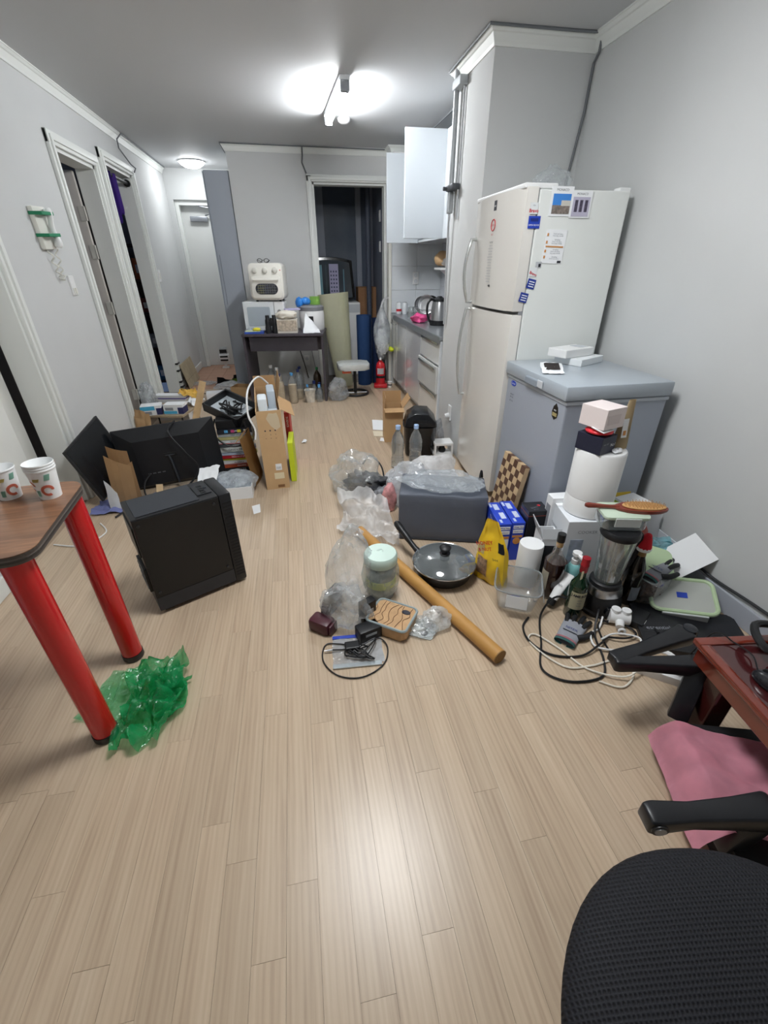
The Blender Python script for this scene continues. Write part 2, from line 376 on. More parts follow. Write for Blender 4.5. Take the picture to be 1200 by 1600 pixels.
# entry door and its frame
d2 = struct(B().box(-1.36, -.54, 7.36, 7.41, .0, 2.04).mk('door_3', M('steel_door', '#d3d5d3', .45, var=.015, vs=3)))
struct(B().box(-1.40, -1.355, 7.26, 7.42, 0, 2.09, bev=.004).box(-.54, -.5, 7.26, 7.42, 0, 2.09, bev=.004).box(-1.355, -.54, 7.26, 7.42, 2.035, 2.09).mk('trim_4', trimw))
B().box(-1.25, -1.03, 7.30, 7.36, 1.86, 1.92, bev=.008).mk('door_closer', M('closer_metal', '#9b9fa6', .35, .6), d2, True)
B().tube([(-1.05, 7.31, 1.93), (-.80, 7.27, 1.985), (-1.12, 7.28, 2.03)], .009, 6).mk('closer_arm', MATS['closer_metal'], d2, True)
# balcony opening casing and tall jamb beside the kitchen
b = B()
for a, c in ((.255, .313),): b.box(a, c, YB-.03, YB, 0, 2.12+.06, bev=.006); b.box(a+.018, c-.012, YB-.042, YB, 0, 2.165, bev=.004)
b.box(.255, 1.135, YB-.03, YB, 2.12, 2.185, bev=.006); b.box(.29, 1.135, YB-.042, YB, 2.135, 2.165, bev=.004)
b.box(.313, .333, YB, YB+.13, 0, 2.12).box(1.1, 1.12, YB-.002, YB+.13, 0, 2.12).box(.313, 1.12, YB, YB+.13, 2.1, 2.12)
struct(b.mk('trim_5', trimw, None, True))
struct(B().box(1.115, 1.15, 5.60, 5.70, 0, 2.0, bev=.004).mk('trim_6', M('jamb_cream', '#dcdcd4', .5)))
# crown mouldings
def crown(name, pts, h=.065, d=.045):
    """pts: wall-line points, room on the left of the path"""
    prof = [(0, -h), (.008, -h), (.012, -h*.8), (d*.55, -h*.35), (d*.7, -h*.3), (d*.9, -h*.12), (d, -h*.1), (d, 0), (0, 0)]
    b = B(); rings = []
    n = len(pts)
    for i, p in enumerate(pts):
        p = Vector((*p, 0)); dirs = []
        if i: dirs.append((p-Vector((*pts[i-1], 0))).normalized())
        if i < n-1: dirs.append((Vector((*pts[i+1], 0))-p).normalized())
        ns = [Vector((-q.y, q.x, 0)) for q in dirs]
        m = (ns[0]+ns[-1]); m /= m.dot(ns[0])
        rings.append([b.bm.verts.new(p+m*a+Vector((0, 0, CE+z))) for a, z in prof])
    for A, C in zip(rings, rings[1:]):
        for k in range(len(prof)): q = (k+1) % len(prof); b.bm.faces.new((A[k], A[q], C[q], C[k]))
    b.bm.faces.new(rings[0]); b.bm.faces.new(rings[-1][::-1])
    return struct(b.mk(name, trimw))
crown('trim_7', [(XL, 7.2), (XL, -1.3)])
crown('trim_8', [(XR, -1.3), (XR, 3.02), (1.17, 3.02), (1.17, 3.6), (XR, 3.6)], h=.07, d=.05)
crown('trim_9', [(1.45, 5.62), (1.15, 5.62), (1.15, YB), (-.53, YB), (-.53, 7.2)], h=.06, d=.045)
base = M('baseboard_vinyl', '#b3b8c2', .45)
struct(B().box(XR-.013, XR, -1.3, 1.66, 0, .10, bev=.004).mk('baseboard_right', base))
b = B()
for y0, y1 in ((-1.3, 1.97), (2.95, 3.92), (5.8, 7.2)): b.box(XL, XL+.012, y0, y1, 0, .09, bev=.004)
struct(b.mk('baseboard_left', trimw))
# ---- balcony window with frames and panes
wf = M('window_frame_metal', '#9ba2ae', .5)
W1 = struct(B().box(-.1, 1.16, 6.98, 7.05, .62, .68).box(-.1, 1.16, 6.98, 7.05, 2.24, 2.3).mk('window_1', wf))
for x0, x1 in ((-.1, -.05), (.40, .50), (.93, 1.0), (1.12, 1.16)): B().box(x0, x1, 6.96, 7.04, .68, 2.24).mk('window_frame', wf, W1)
pane = M('window_pane', '#5c6675', .12, var=.15, vs=2, spec=.7)
for x0, x1 in ((-.05, .40), (.50, .93), (1.0, 1.12)): B().box(x0, x1, 7.0, 7.008, .68, 2.24).mk('pane', pane, W1)
# ---------------------------------------------------------------- lamps
def emitter(name, s):
    return M(name, COOL, .5, emit=s)
lm = thing('ceiling_lamp', 'round white flush ceiling lamp over the middle of the room', 'lamp', (.25, 1.41, CE))
B().lathe([(.0, -.03), (.30, -.03), (.315, -.022), (.315, 0), (0, 0)], 40).mk('lamp_base', M('lamp_white', '#eceef0', .4), lm, True)
B().lathe([(0, -.10), (.2, -.098), (.27, -.088), (.29, -.06), (.29, -.0305), (0, -.0305)], 40).mk('diffuser', emitter('lamp_main_glow', LAMP_MAIN), lm, True)
lt = thing('tube_lamp', 'fluorescent tube fitting glowing on the kitchen ceiling', 'lamp', (.44, 4.2, CE), radians(3))
B().box(-.035, .035, -.42, .42, -.03, 0, bev=.006).mk('fitting', MATS['lamp_white'], lt)
for s in (-1, 1): B().box(-.03, .03, s*.41-.02, s*.41+.02, -.085, -.028, bev=.006).mk('end_cap', M('lamp_cap_grey', '#8f9499', .5), lt)
B().cyl((0, -.39, -.062), (0, .39, -.062), .022, n=16).mk('tube', emitter('tube_glow', LAMP_TUBE*2.2), lt, True)
sd = thing('smoke_detector', 'small round white detector on the ceiling beside the tube lamp', 'detector', (.56, 4.75, CE))
B().lathe([(.0, -.035), (.03, -.035), (.05, -.02), (.055, 0), (0, 0)], 24).mk('housing', MATS['lamp_white'], sd, True)
le = thing('entry_lamp', 'small glowing dome lamp on the entrance ceiling', 'lamp', (-1.02, 6.75, CE))
B().lathe([(0, -.07), (.08, -.06), (.13, -.03), (.14, -.012), (0, -.012)], 28).mk('diffuser', emitter('entry_glow', LAMP_ENTRY), le, True)
B().lathe([(.15, -.012), (.15, 0), (0, 0), (0, -.012)], 28).mk('lamp_base', MATS['lamp_white'], le, True)
# ---------------------------------------------------------------- common materials
black = M('black_plastic', '#17181b', .45); blackg = M('black_gloss', '#0e0f12', .15); blackm = M('black_matte', '#141416', .8)
white = M('white_plastic', '#e9eaea', .35); paper = M('white_paper', '#eceef0', .7); steel = MATS['brushed_steel']; chrome = M('chrome', '#d5d8da', .12, 1.)
kraft = M('kraft_card', '#c6a47a', .8, var=.05, vs=9); kraft2 = M('kraft_inside', '#b8946a', .85, var=.05)
ink = M('ink_dark', '#2a2c33', .6); inkg = M('ink_grey', '#8f939b', .6); inkr = M('ink_red', '#c22a35', .5); inkb = M('ink_blue', '#1f3fae', .5); inkw = M('ink_white', '#f1f2f4', .6); inko = M('ink_orange', '#c88a4a', .6)
clear = film('clear_film'); cglass = glass('clear_glass'); pet = glass('clear_pet', '#dfe8ee', .16, .06)
whitebag = film('white_bag_film', '#f0f1f4', .82, .3, 22); milk = film('milky_film', '#e4e8ec', .42, .2, 28)
FRX = (pi/2, 0, -pi/2)      # print on a face that looks towards -X
FRY = (pi/2, 0, 0)          # print on a face that looks towards -Y
# ---------------------------------------------------------------- kitchen
gloss = M('cabinet_gloss', '#d9dad8', .12, coat=.5, spec=.6); gloss2 = M('cabinet_gloss_grey', '#c4c5c6', .12, coat=.5)
KX, KZ = 1.16, .84
kb = thing('base_cabinet', 'glossy grey-white kitchen base cabinet under the steel worktop', 'cabinet', (0, 0, 0))
B().box(KX+.02, XR-.004, 3.64, 5.59, .08, KZ-.04).box(KX+.07, XR-.03, 3.68, 5.59, .0, .08).mk('body', white, kb)
B().box(KX-.005, XR-.004, 3.615, 3.64, .0, KZ-.04, bev=.003).mk('end_panel', M('panel_white', '#e3e8ec', .3), kb)
for y0, y1 in ((4.26, 4.86), (4.865, 5.32)): B().box(KX, KX+.02, y0, y1-.006, .10, KZ-.05, bev=.002).mk('door', gloss2, kb)
nd = B().box(KX, KX+.02, 5.325, 5.585, .10, KZ-.05, bev=.002).mk('door', gloss, kb)
B().tube([(KX, 5.36, .74), (KX-.03, 5.36, .74), (KX-.03, 5.55, .74), (KX, 5.55, .74)], .005, 8).mk('towel_bar', chrome, nd, True)
for z0, z1, dx in ((.60, .79, 0), (.36, .59, -.02), (.10, .35, 0)):
    dr = B().box(KX+dx, KX+.02+dx, 3.645, 4.25, z0, z1, bev=.002).mk('drawer', gloss, kb)
    B().box(KX-.014+dx, KX+dx, 3.68, 4.20, z1-.03, z1-.012, bev=.003).mk('handle', chrome, dr)
wt = thing('worktop', 'brushed steel kitchen worktop with a folded front lip', 'worktop', (0, 0, 0))
wm = M('worktop_steel', '#a8adb2', .3, .75, bump=.03, bs=200)
B().box(KX-.015, XR-.004, 3.612, 5.61, KZ-.035, KZ, bev=.006).mk('top', wm, wt)
B().box(KX-.017, KX-.012, 3.612, 5.61, KZ-.06, KZ-.004, bev=.002).mk('front_lip', wm, wt)
# tiles on the kitchen walls
ke = bpy.data.objects['wall_kitchen_end']; kr = bpy.data.objects['wall_right']
tw = M('wall_tile_white', '#d7dce0', .2, coat=.3); tg = M('wall_tile_grey', '#b9bcc2', .25, coat=.2)
for i in range(2):
    for j in range(3): B().box(1.152+i*.30, 1.152+i*.30+.297, 5.612, 5.622, KZ+.005+j*.245, KZ+.005+j*.245+.242, bev=.002).mk('tile', tw, ke)
for i in range(9):
    for j in range(3): B().box(XR-.01, XR+.002, 3.62+i*.22, 3.62+i*.22+.217, KZ+.055+j*.235, KZ+.055+j*.235+.232, bev=.002).mk('tile', tg, kr)
uc = thing('wall_cabinet', 'white gloss kitchen wall cabinet with two doors left open', 'cabinet', (0, 0, 0))
ucw = M('cabinet_white', '#cdd3d8', .2, coat=.4)
b = B()
b.box(1.35, XR-.002, 3.62, 5.6, 1.55, 1.57).box(1.35, XR-.002, 3.62, 5.6, 2.26, 2.28).box(XR-.012, XR-.002, 3.62, 5.6, 1.57, 2.26)
for y in (3.62, 4.30, 4.95, 5.58): b.box(1.35, XR-.012, y, y+.018, 1.57, 2.26)
b.box(1.35, XR-.012, 4.32, 5.58, 1.90, 1.915); b.mk('body', ucw, uc)
B().box(1.33, 1.35, 3.625, 4.29, 1.545, 2.28, bev=.002).mk('door', ucw, uc)
B().box(.985, 1.345, 4.285, 4.305, 1.545, 2.28, bev=.003).mk('door', ucw, uc)
B().box(1.01, 1.345, 5.18, 5.20, 1.545, 2.28, bev=.003).mk('door', M('cabinet_white_b', '#c3cacf', .3), uc)
jb = thing('junction_box', 'small white cable box above the open wall cabinet', 'box', (1.2, 5.56, 2.3))
B().box(-.06, .06, -.05, .05, -.04, .05, bev=.006).mk('box_body', white, jb); B().tube([(-.03, -.052, -.02), (0, -.055, .02), (.03, -.052, -.02)], .006, 6).mk('cable_end', black, jb)
# things on the worktop
kt = thing('electric_kettle', 'stainless steel electric kettle with black handle on the worktop', 'kettle', (1.36, 4.36, KZ), radians(200))
B().lathe([(0, 0), (.085, 0), (.088, .02), (.088, .045), (0, .045)], 28).mk('base', black, kt, True)
B().lathe([(0, .045), (.086, .045), (.084, .07), (.072, .16), (.062, .205), (0, .205)], 28).mk('jug', steel, kt, True)
B().lathe([(.062, .205), (.06, .225), (.03, .24), (.02, .25), (0, .252)], 24).mk('lid', black, kt, True)
B().tube(spline([(.058, 0, .215), (.10, 0, .225), (.135, 0, .19), (.14, 0, .12), (.115, 0, .05), (.085, 0, .035)], 6), .011, 8).mk('handle', black, kt, True)
gl = bagobj('rubber_gloves', 'pair of pink rubber gloves crumpled on the worktop edge', 'gloves', (1.24, 4.62, KZ), (.075, .09, .085), M('pink_rubber', '#d64c86', .4), 3, amp=.35, fr=2.2, sub=3)
for k, (x, y, lab, mt) in enumerate(((1.22, 5.5, 'white drinks can with a red band by the tiled wall', 'can'), (1.285, 5.48, 'plain white drinks can beside the banded can', 'can2'))):
    c = thing('drinks_can', lab, 'can', (x, y, KZ), 0, 'cans on the worktop')
    B().lathe([(0, 0), (.026, 0), (.031, .01), (.031, .115), (.026, .124), (0, .122)], 20).mk('can_body', M('can_white', '#dfe3e6', .3), c, True)
    B().lathe([(.026, .124), (.027, .127), (.022, .126), (0, .123)], 20).mk('can_lid', steel, c, True)
    if k == 0: B().lathe([(.0316, .03), (.0316, .055)], 20).mk('red_band', inkr, c, True)
dr = thing('dish_rack', 'wire dish rack beside the kettle', 'rack', (1.44, 4.95, KZ))
b = B()
for z in (.01, .10): b.tube([(-.14, -.2, z), (.14, -.2, z), (.14, .2, z), (-.14, .2, z)], .004, 6, True)
for i in range(9):
    y = -.2+i*.05; b.tube([(-.14, y, .10), (-.14, y, .01), (.14, y, .01), (.14, y, .10)], .0025, 6)
b.mk('wire_frame', chrome, dr, True)
def lathe_thing(name, label, cat, loc, prof, mat, rot=(0, 0, 0), group=None, n=24):
    o = B().lathe(prof, n).mk(name, mat, None, True, loc, rot); return tag(o, label, cat, group)
bowlp = [(0, 0), (.04, 0), (.075, .03), (.09, .07), (.086, .07), (.07, .033), (0, .008)]
lathe_thing('steel_bowl', 'steel bowl standing on edge at the far end of the dishes', 'bowl', (1.44, 5.30, KZ+.10), bowlp, steel, (radians(75), 0, -.2))
lathe_thing('white_bowl', 'white china bowl standing on edge left of the kettle', 'bowl', (1.42, 4.68, KZ+.09), bowlp, M('china', '#e6e8ea', .15), (radians(95), 0, .9))
lathe_thing('white_bowl', 'white china bowl tilted behind the kettle lid', 'bowl', (1.60, 4.64, KZ+.09), bowlp, MATS['china'], (radians(90), 0, .6))
lathe_thing('cooking_pot', 'steel pot lying on its side in the dish rack', 'pot', (1.42, 4.98, KZ+.115), [(0, 0), (.085, 0), (.09, .01), (.09, .11), (.095, .112), (.085, .108), (.083, .012), (0, .012)], steel, (radians(75), .3, -.5))
lathe_thing('glass_tumbler', 'clear tumbler upturned in front of the dish rack', 'glass', (1.25, 5.02, KZ+.115), [(.03, 0), (.036, .11), (.034, .11), (.028, .004), (0, .004)], cglass, (radians(180), 0, .3))
lathe_thing('frying_pan_small', 'small dark pan propped at the back of the dish pile', 'pan', (1.56, 5.33, KZ+.10), [(0, 0), (.085, 0), (.1, .03), (.096, .03), (.083, .005), (0, .005)], M('pan_dark', '#3c3f42', .4, .3), (radians(80), 0, -.3))
lathe_thing('water_jug', 'clear plastic jug standing behind the kettle', 'jug', (1.60, 4.42, KZ), [(0, 0), (.055, 0), (.06, .12), (.05, .2), (.03, .25), (.03, .27)], pet)
sh = thing('wall_shelf', 'small white shelf on the tiled wall above the sink', 'shelf', (XR-.012, 4.9, 1.30))
B().box(-.2, 0, -.3, .3, 0, .02, bev=.004).mk('board', white, sh); 
for y in (-.22, .22): B().prism([(0, 0), (-.16, 0), (0, -.12)], y-.008, y+.008, RX(pi/2)).mk('bracket', white, sh)
o = bagobj('kraft_packet', 'folded kraft paper packet on the small wall shelf', 'packet', (1.58, 5.02, 1.335), (.085, .13, .15), kraft, 5, amp=.12, fr=1.5, sub=3)
bagobj('plastic_wrap', 'crumpled clear wrap hanging off the wall shelf', 'wrap', (1.56, 4.72, 1.335), (.06, .09, .07), clear, 8, amp=.4, sub=3)
so = thing('wall_socket', 'white double socket on the tiled wall behind the cans', 'socket', (1.44, 5.612, 1.21))
B().box(-.037, .037, -.012, 0, -.065, .065, bev=.005).mk('plate', white, so)
for z in (-.03, .03): B().cyl((0, -.0125, z), (0, -.015, z), .022).mk('outlet', M('socket_grey', '#cfd3d6', .4), so, True)
# gas pipe on the column
gp = thing('gas_pipe', 'grey gas pipe with valve running down the column side', 'pipe', (1.17, 3.535, 0))
pg = M('pipe_grey', '#a9adb0', .4, .3)
B().tube([(-.03, 0, 2.40), (-.03, 0, 1.80)], .017, 10).mk('riser', pg, gp, True)
B().tube([(-.012, -.10, 2.34), (-.012, -.10, 1.62)], .007, 8).mk('cable_conduit', M('conduit', '#b4b7ba', .5), gp, True)
B().box(-.055, 0, -.13, .02, 2.30, 2.345, bev=.006).mk('bracket', pg, gp)
B().box(-.06, -.002, -.11, .025, 1.785, 1.82, bev=.006).cyl((-.06, 0, 1.80), (-.085, 0, 1.80), .012).mk('valve', M('valve_dark', '#55585c', .4, .5), gp, True)
B().box(-.05, -.01, -.02, .02, 1.66, 1.785, bev=.008).mk('shutoff_box', pg, gp)
B().tube([(-.03, .0, 1.66), (-.03, .01, 1.60), (-.015, .02, KZ+.1)], .008, 8).mk('hose', MATS['conduit'], gp, True)
so = thing('wall_socket', 'white socket low on the column side with a plug in it', 'socket', (1.17, 3.30, .30))
B().box(-.01, 0, -.035, .035, -.06, .06, bev=.004).mk('plate', white, so); B().cyl((-.01, .0, -.02), (-.045, .0, -.025), .02, .017).mk('plug', white, so, True)
# ---------------------------------------------------------------- fridge
fr = thing('refrigerator', 'tall off-white two-door refrigerator beside the chest freezer', 'refrigerator', (1.13, 2.355, 0))
fwm = M('fridge_side', '#e2e5e2', .45, var=.008); fdm = M('fridge_door', '#dddad4', .25, coat=.3)
B().box(.075, .555, 0, .64, .03, 1.66, bev=.006).mk('cabinet', fwm, fr)
def fdoor(z0, z1):
    pts = []
    for i in range(13):
        t = i/12; pts.append((.012-.028*sin(pi*t)**.8, .002+.636*t))
    pts = [(.068, .002)]+pts+[(.068, .638)]
    return B().prism(pts, z0, z1, bev=.006)
du = fdoor(1.128, 1.67).mk('freezer_door', fdm, fr, True, angle=.5); dl = fdoor(.05, 1.112).mk('fridge_door', fdm, fr, True, angle=.5)
B().box(.05, .072, .004, .636, .05, 1.665).mk('seal', M('seal_grey', '#8b8d90', .7), fr)
for d, z0, z1, bow in ((du, 1.14, 1.48, 1), (dl, .55, 1.10, -1)):
    n = 9; P = []
    for i in range(n):
        t = i/(n-1); P.append((-.012-.05*sin(pi*(.12+.76*t)), .585, z0+(z1-z0)*t))
    B().tube([(-.0, .585, P[0][2])]+P+[(-.0, .585, P[-1][2])], .010, 8).mk('handle', M('handle_silver', '#c7cac8', .25, .6), d, True)
B().box(.0, .17, .01, .63, 1.662, 1.685, bev=.006).mk('hinge_cover', white, fr); B().box(.5, .56, .01, .06, 1.655, 1.675, bev=.004).mk('rear_cap', white, fr)
for x, y in ((.12, .06), (.12, .58), (.5, .06), (.5, .58)): B().cyl((x, y, 0), (x, y, .03), .02).mk('foot', black, fr)
# print on the doors
B().box(-.0162, -.0155, .29, .325, 1.600, 1.645).mk('badge', ink, du); text('DAE', .012, inkw, du, (-.0175, .307, 1.62), FRX)
B().tube([(-.0175, .31+.026*cos(k*pi/12), 1.535+.026*sin(k*pi/12)) for k in range(24)], .0022, 6, True).mk('round_mark', inkr, du, True)
text('A++', .02, inkr, du, (-.0185, .31, 1.535), FRX); text('No.1', .014, inkr, du, (-.0185, .31, 1.492), FRX)
for k in range(14): text('notice line text '[: 10+(k*5) % 7], .013, inkg, du, (-.0185, .31, 1.44-k*.0135), FRX, sx=.9)
text('NOTICE', .012, ink, du, (-.0185, .31, 1.455), FRX); text('=ESS', .014, ink, du, (-.0185, .285, 1.242), FRX, bold=.001)
def card(parent, name, x0, x1, z0, z1, mat, y=-.0015, rz=0):
    cx, cz = (x0+x1)/2, (z0+z1)/2
    o = B().box(-(x1-x0)/2, (x1-x0)/2, -.0015, .0, -(z1-z0)/2, (z1-z0)/2).mk(name, mat, parent, loc=(cx, y, cz), rot=(0, rz, 0)); return o
def magnet(label, x0, x1, z0, z1, mat, rz=0, y=2.2985, cat='card', name='fridge_card'):
    k_ = 1.0239; o = card(None, name, x0*k_, x1*k_, 1.35+(z0-1.35)*k_, 1.35+(z1-1.35)*k_, mat, y+.055, rz); tag(o, label, cat, 'cards on the fridge side'); return o
c1 = magnet('white photo card with blue sky picture at the fridge top', 1.232, 1.345, 1.548, 1.664, paper)
card(c1, 'photo_sky', -.045, .048, -.015, .03, M('sky_blue', '#3f86d6', .4), -.0016); card(c1, 'photo_town', -.045, .048, -.05, -.015, M('town_brown', '#7d736c', .6, var=.5, vs=70), -.0016); card(c1, 'photo_cloud', .0, .048, -.018, .004, M('cloudy', '#c9c6bd', .6), -.0021)
text('MONACO', .014, ink, c1, (.0, -.002, .045), FRY)
c2 = magnet('white photo card with three figures beside the sky card', 1.338, 1.445, 1.542, 1.648, paper, y=2.2965)
card(c2, 'photo_ground', -.045, .045, -.048, .03, M('lavender_grey', '#b7b3c6', .6), -.0016)
for k in (-.026, 0, .027): card(c2, 'photo_figure', k-.008, k+.008, -.03, .018, M('figure_dark', '#4a4456', .6, var=.5, vs=90), -.002)
text('MONACO', .013, ink, c2, (.0, -.002, .042), FRY)
c3 = magnet('small sticker with red script high on the fridge side', 1.135, 1.175, 1.555, 1.60, M('sticker_white', '#dfe3e4', .5)); text('Bravo', .02, inkr, c3, (0, -.002, -.01), FRY, bold=.0006); text('the', .01, inkg, c3, (0, -.002, .012), FRY)
c4 = magnet('square blue magnet below the red script sticker', 1.135, 1.195, 1.498, 1.548, inkb); text('OPEN BOOK', .010, inkw, c4, (0, -.002, -.012), FRY); card(c4, 'stripe', -.02, .02, .004, .016, M('navy', '#152a7c', .5), -.0016)
c5 = magnet('tall white menu leaflet taped to the fridge side', 1.235, 1.345, 1.352, 1.495, paper, radians(2))
for k, z in enumerate((.055, .047, .03, .022, .014, -.012, -.02, -.028, -.044, -.052)): text(('lunch set menu', 'rice soup noodle', 'dumpling')[k % 3], .0085, inkg, c5, (.01, -.002, z), FRY)
card(c5, 'orange_stripe', -.048, .048, -.003, .003, inko, -.0016)
for z in (.05, .018, -.02, -.046): card(c5, 'dot', -.05, -.042, z-.006, z+.006, inko, -.0016)
card(c5, 'corner', .03, .05, -.07, -.06, ink, -.0016)
c6 = magnet('small black and white sticker under the menu leaflet', 1.205, 1.235, 1.335, 1.36, M('sticker_grey', '#b9bcc0', .5)); card(c6, 'blot', .0, .012, -.01, .004, ink, -.0016)
c7 = magnet('small sticker with slanted red script below the leaflet', 1.178, 1.218, 1.295, 1.335, MATS['sticker_white']); text('Bravo', .018, inkr, c7, (0, -.002, -.008), (pi/2, radians(20), 0), bold=.0005)
for lab, x, z in (('upper navy striped sticker on the fridge side', 1.196, 1.262), ('lower navy striped sticker on the fridge side', 1.165, 1.20)):
    c = magnet(lab, x-.022, x+.022, z-.022, z+.022, M('navy_sticker', '#22388f', .5), radians(12))
    for k in (-.012, -.001, .010): card(c, 'stripe', -.014, .016, k-.002, k+.002, inkw, -.0016)
bagobj('plastic_bag', 'clear plastic bag lying on top of the refrigerator', 'bag', (1.37, 2.58, 1.69), (.085, .08, .10), film('bag_faint', '#e8ecef', .2, .1, 26), 11, amp=.35, neck=.6)
# ---------------------------------------------------------------- chest freezer
fz = thing('chest_freezer', 'grey chest freezer with lid standing against the right wall', 'freezer', (1.148, 1.725, 0))
fzm = M('freezer_grey', '#9fa6b2', .35, coat=.2); lidm = M('freezer_lid', '#a9b2bb', .3, coat=.3)
B().box(.012, .53, .01, .615, .04, .815, bev=.008).mk('body', fzm, fz)
B().box(.008, .535, .006, .62, .795, .812, bev=.004).mk('rim', M('freezer_rim', '#b9c0c8', .4), fz)
ld = B().box(-.004, .54, 0, .625, .815, .882, bev=.01).mk('lid', lidm, fz, True)
B().box(-.012, .03, .25, .38, .818, .855, bev=.006).mk('handle', M('freezer_handle', '#8f98a3', .4), ld)
B().box(-.0125, -.006, .20, .25, .825, .86, bev=.003).mk('lock_plate', M('pale_grey', '#c7cbd0', .4), ld)
B().box(.02, .525, .015, .61, .0, .04).mk('plinth', black, fz)
B().lathe([(0, 0), (1, 0), (1, .0015), (0, .0015)], 24, mat=T(.012, .535, .775)@RY(-pi/2)@Matrix.Diagonal((.014, .03, 1, 1))).mk('badge', inkb, fz); text('Carrier', .016, inkw, fz, (.0098, .535, .775), FRX)
for z in (.715, .70, .68): text('BD 142', .012, ink, fz, (.0105, .535, z), FRX)
pts = [(0, .042), (.018, .025), (.026, .0), (.022, -.022), (.0, -.036), (-.022, -.022), (-.026, 0), (-.018, .025)]
B().prism(pts, 0, .0016, T(.012, .085, .745)@Matrix(((0, 0, -1, 0), (-1, 0, 0, 0), (0, 1, 0, 0), (0, 0, 0, 1)))).mk('drop_badge', blackg, fz); B().box(.0095, .0103, .066, .104, .726, .742).mk('badge_print', M('gold_print', '#a99a6a', .5), fz); text('eco', .014, inkw, fz, (.0098, .085, .755), FRX)
for k in range(1): B().box(.40, .49, .0088, .0100, .265, .318).mk('yellow_label', M('warning_yellow', '#d8b93c', .6), fz); text('CAUTION', .012, ink, fz, (.445, .0083, .29), FRY)
fl = crumpled('leaflet', paper, None, [(1.16, 1.98, .884), (1.26, 1.95, .886), (1.34, 2.12, .90), (1.24, 2.16, .90)], 4, .006, 14); tag(fl, 'curled white leaflet with dark picture on the freezer lid', 'leaflet')
def onleaf(u, v): 
    p = [Vector(q) for q in ((1.16, 1.98, .890), (1.26, 1.95, .892), (1.34, 2.12, .906), (1.24, 2.16, .906))]; return p[0]*(1-u)*(1-v)+p[1]*u*(1-v)+p[2]*u*v+p[3]*(1-u)*v
B().sheet(lambda u, v: onleaf(.15+.7*u, .3+.62*v), 6, 6, .0008).mk('dark_picture', M('picture_brown', '#3b302f', .5, var=.3, vs=20), fl, True)
o = thing('flat_box', 'flat white box on the freezer lid under the small box', 'box', (1.50, 2.22, .882), radians(28))
B().box(-.11, .11, -.08, .08, 0, .035, bev=.003).mk('carton', M('box_white', '#e4e8ea', .5), o)
o = thing('gadget_box', 'small white gadget box on top of the flat box', 'box', (1.46, 2.235, .918), radians(20))
B().box(-.12, .10, -.06, .06, 0, .042, bev=.004).mk('carton', white, o); B().box(.02, .085, -.035, .035, .042, .0435).mk('label', M('label_grey', '#c3c8cd', .5), o); B().box(.101, .1018, -.01, .03, .008, .032).mk('code_print', inkg, o)
# ---------------------------------------------------------------- desk at the back wall and what stands on it
def at(root_loc, rz): return Matrix.Translation(root_loc)@RZ(rz)
DL, DR = (-.15, 4.985, 0), radians(-8); DM = at(DL, DR)
def dloc(x, y, z=0): return tuple(DM@Vector((x, y, z)))
dk = thing('desk', 'dark grey woodgrain desk against the back wall', 'desk', DL, DR)
dkm = M('dark_woodgrain', '#454048', .5, var=.12, vs=12, bump=.1, bs=40)
B().box(-.43, .43, 0, .50, .695, .72, bev=.003).mk('desktop', dkm, dk)
for x in (-.425, .40): B().box(x, x+.025, .015, .49, 0, .695, bev=.002).mk('side_panel', dkm, dk)
B().box(-.40, .40, .20, .218, .53, .695).mk('modesty_panel', dkm, dk)
B().box(-.36, .36, .03, .045, .545, .685, bev=.002).mk('drawer_front', M('drawer_grey', '#39363d', .5, var=.1), dk)
cream = M('cream_enamel', '#e6e4dc', .3, coat=.3)
mw = thing('microwave', 'white microwave oven on the desk under the cream toaster oven', 'microwave', dloc(-.20, .20, .72), DR+radians(2))
B().box(-.215, .215, .02, .28, .012, .295, bev=.012).mk('case', white, mw, True)
B().box(-.215, .105, .0, .02, .012, .295, bev=.006).mk('door', M('microwave_door', '#dfe4e7', .25), mw)
B().prism(rrect(-.175, .065, .06, .245, .015), 0, .003, RX(pi/2)).mk('window', M('microwave_glass', '#a9b4bd', .15, coat=.4), mw)
B().box(.11, .215, .0, .02, .012, .295, bev=.006).mk('control_panel', white, mw)
for z in (.20, .12): B().cyl((.165, 0, z), (.165, -.015, z), .02).mk('knob', steel, mw, True)
for x in (-.18, .18):
    for y in (.05, .24): B().cyl((x, y, 0), (x, y, .014), .014).mk('foot', black, mw)
ov = thing('toaster_oven', 'small cream retro toaster oven on top of the microwave', 'oven', dloc(-.135, .19, 1.015), DR)
B().prism(rrect(-.175, .175, .015, .355, .05), -.27, 0, RX(pi/2), bev=.01).mk('case', cream, ov, True)
od = B().prism(rrect(-.155, .155, .03, .235, .03), 0, .014, RX(pi/2), bev=.005).mk('door', cream, ov, True)
B().prism(rrect(-.115, .115, .07, .17, .05, 8), .014, .0165, RX(pi/2)).mk('window', M('oven_window', '#2a2c33', .12, coat=.5), od, True)
b = B()
for i in range(8): b.tube([(-.085+i*.024, -.0172, .078), (-.085+i*.024, -.0172, .162)], .0015, 5)
for j in range(4): b.tube([(-.10, -.0176, .085+j*.022), (.10, -.0176, .085+j*.022)], .0018, 5)
b.mk('wire_rack', chrome, od)
B().box(-.13, .13, -.034, -.024, .196, .212, bev=.004).box(-.13, -.118, -.026, -.012, .198, .21).box(.118, .13, -.026, -.012, .198, .21).mk('handle', cream, od)
for x in (-.105, 0, .10): B().lathe([(0, 0), (.027, 0), (.025, .014), (.02, .017), (0, .017)], 20, mat=T(x, 0, .29)@RX(pi/2)).mk('knob', M('knob_cream', '#d4d3cb', .35), ov, True)
B().cyl((.152, 0, .29), (.152, -.003, .29), .005).mk('indicator', inkr, ov)
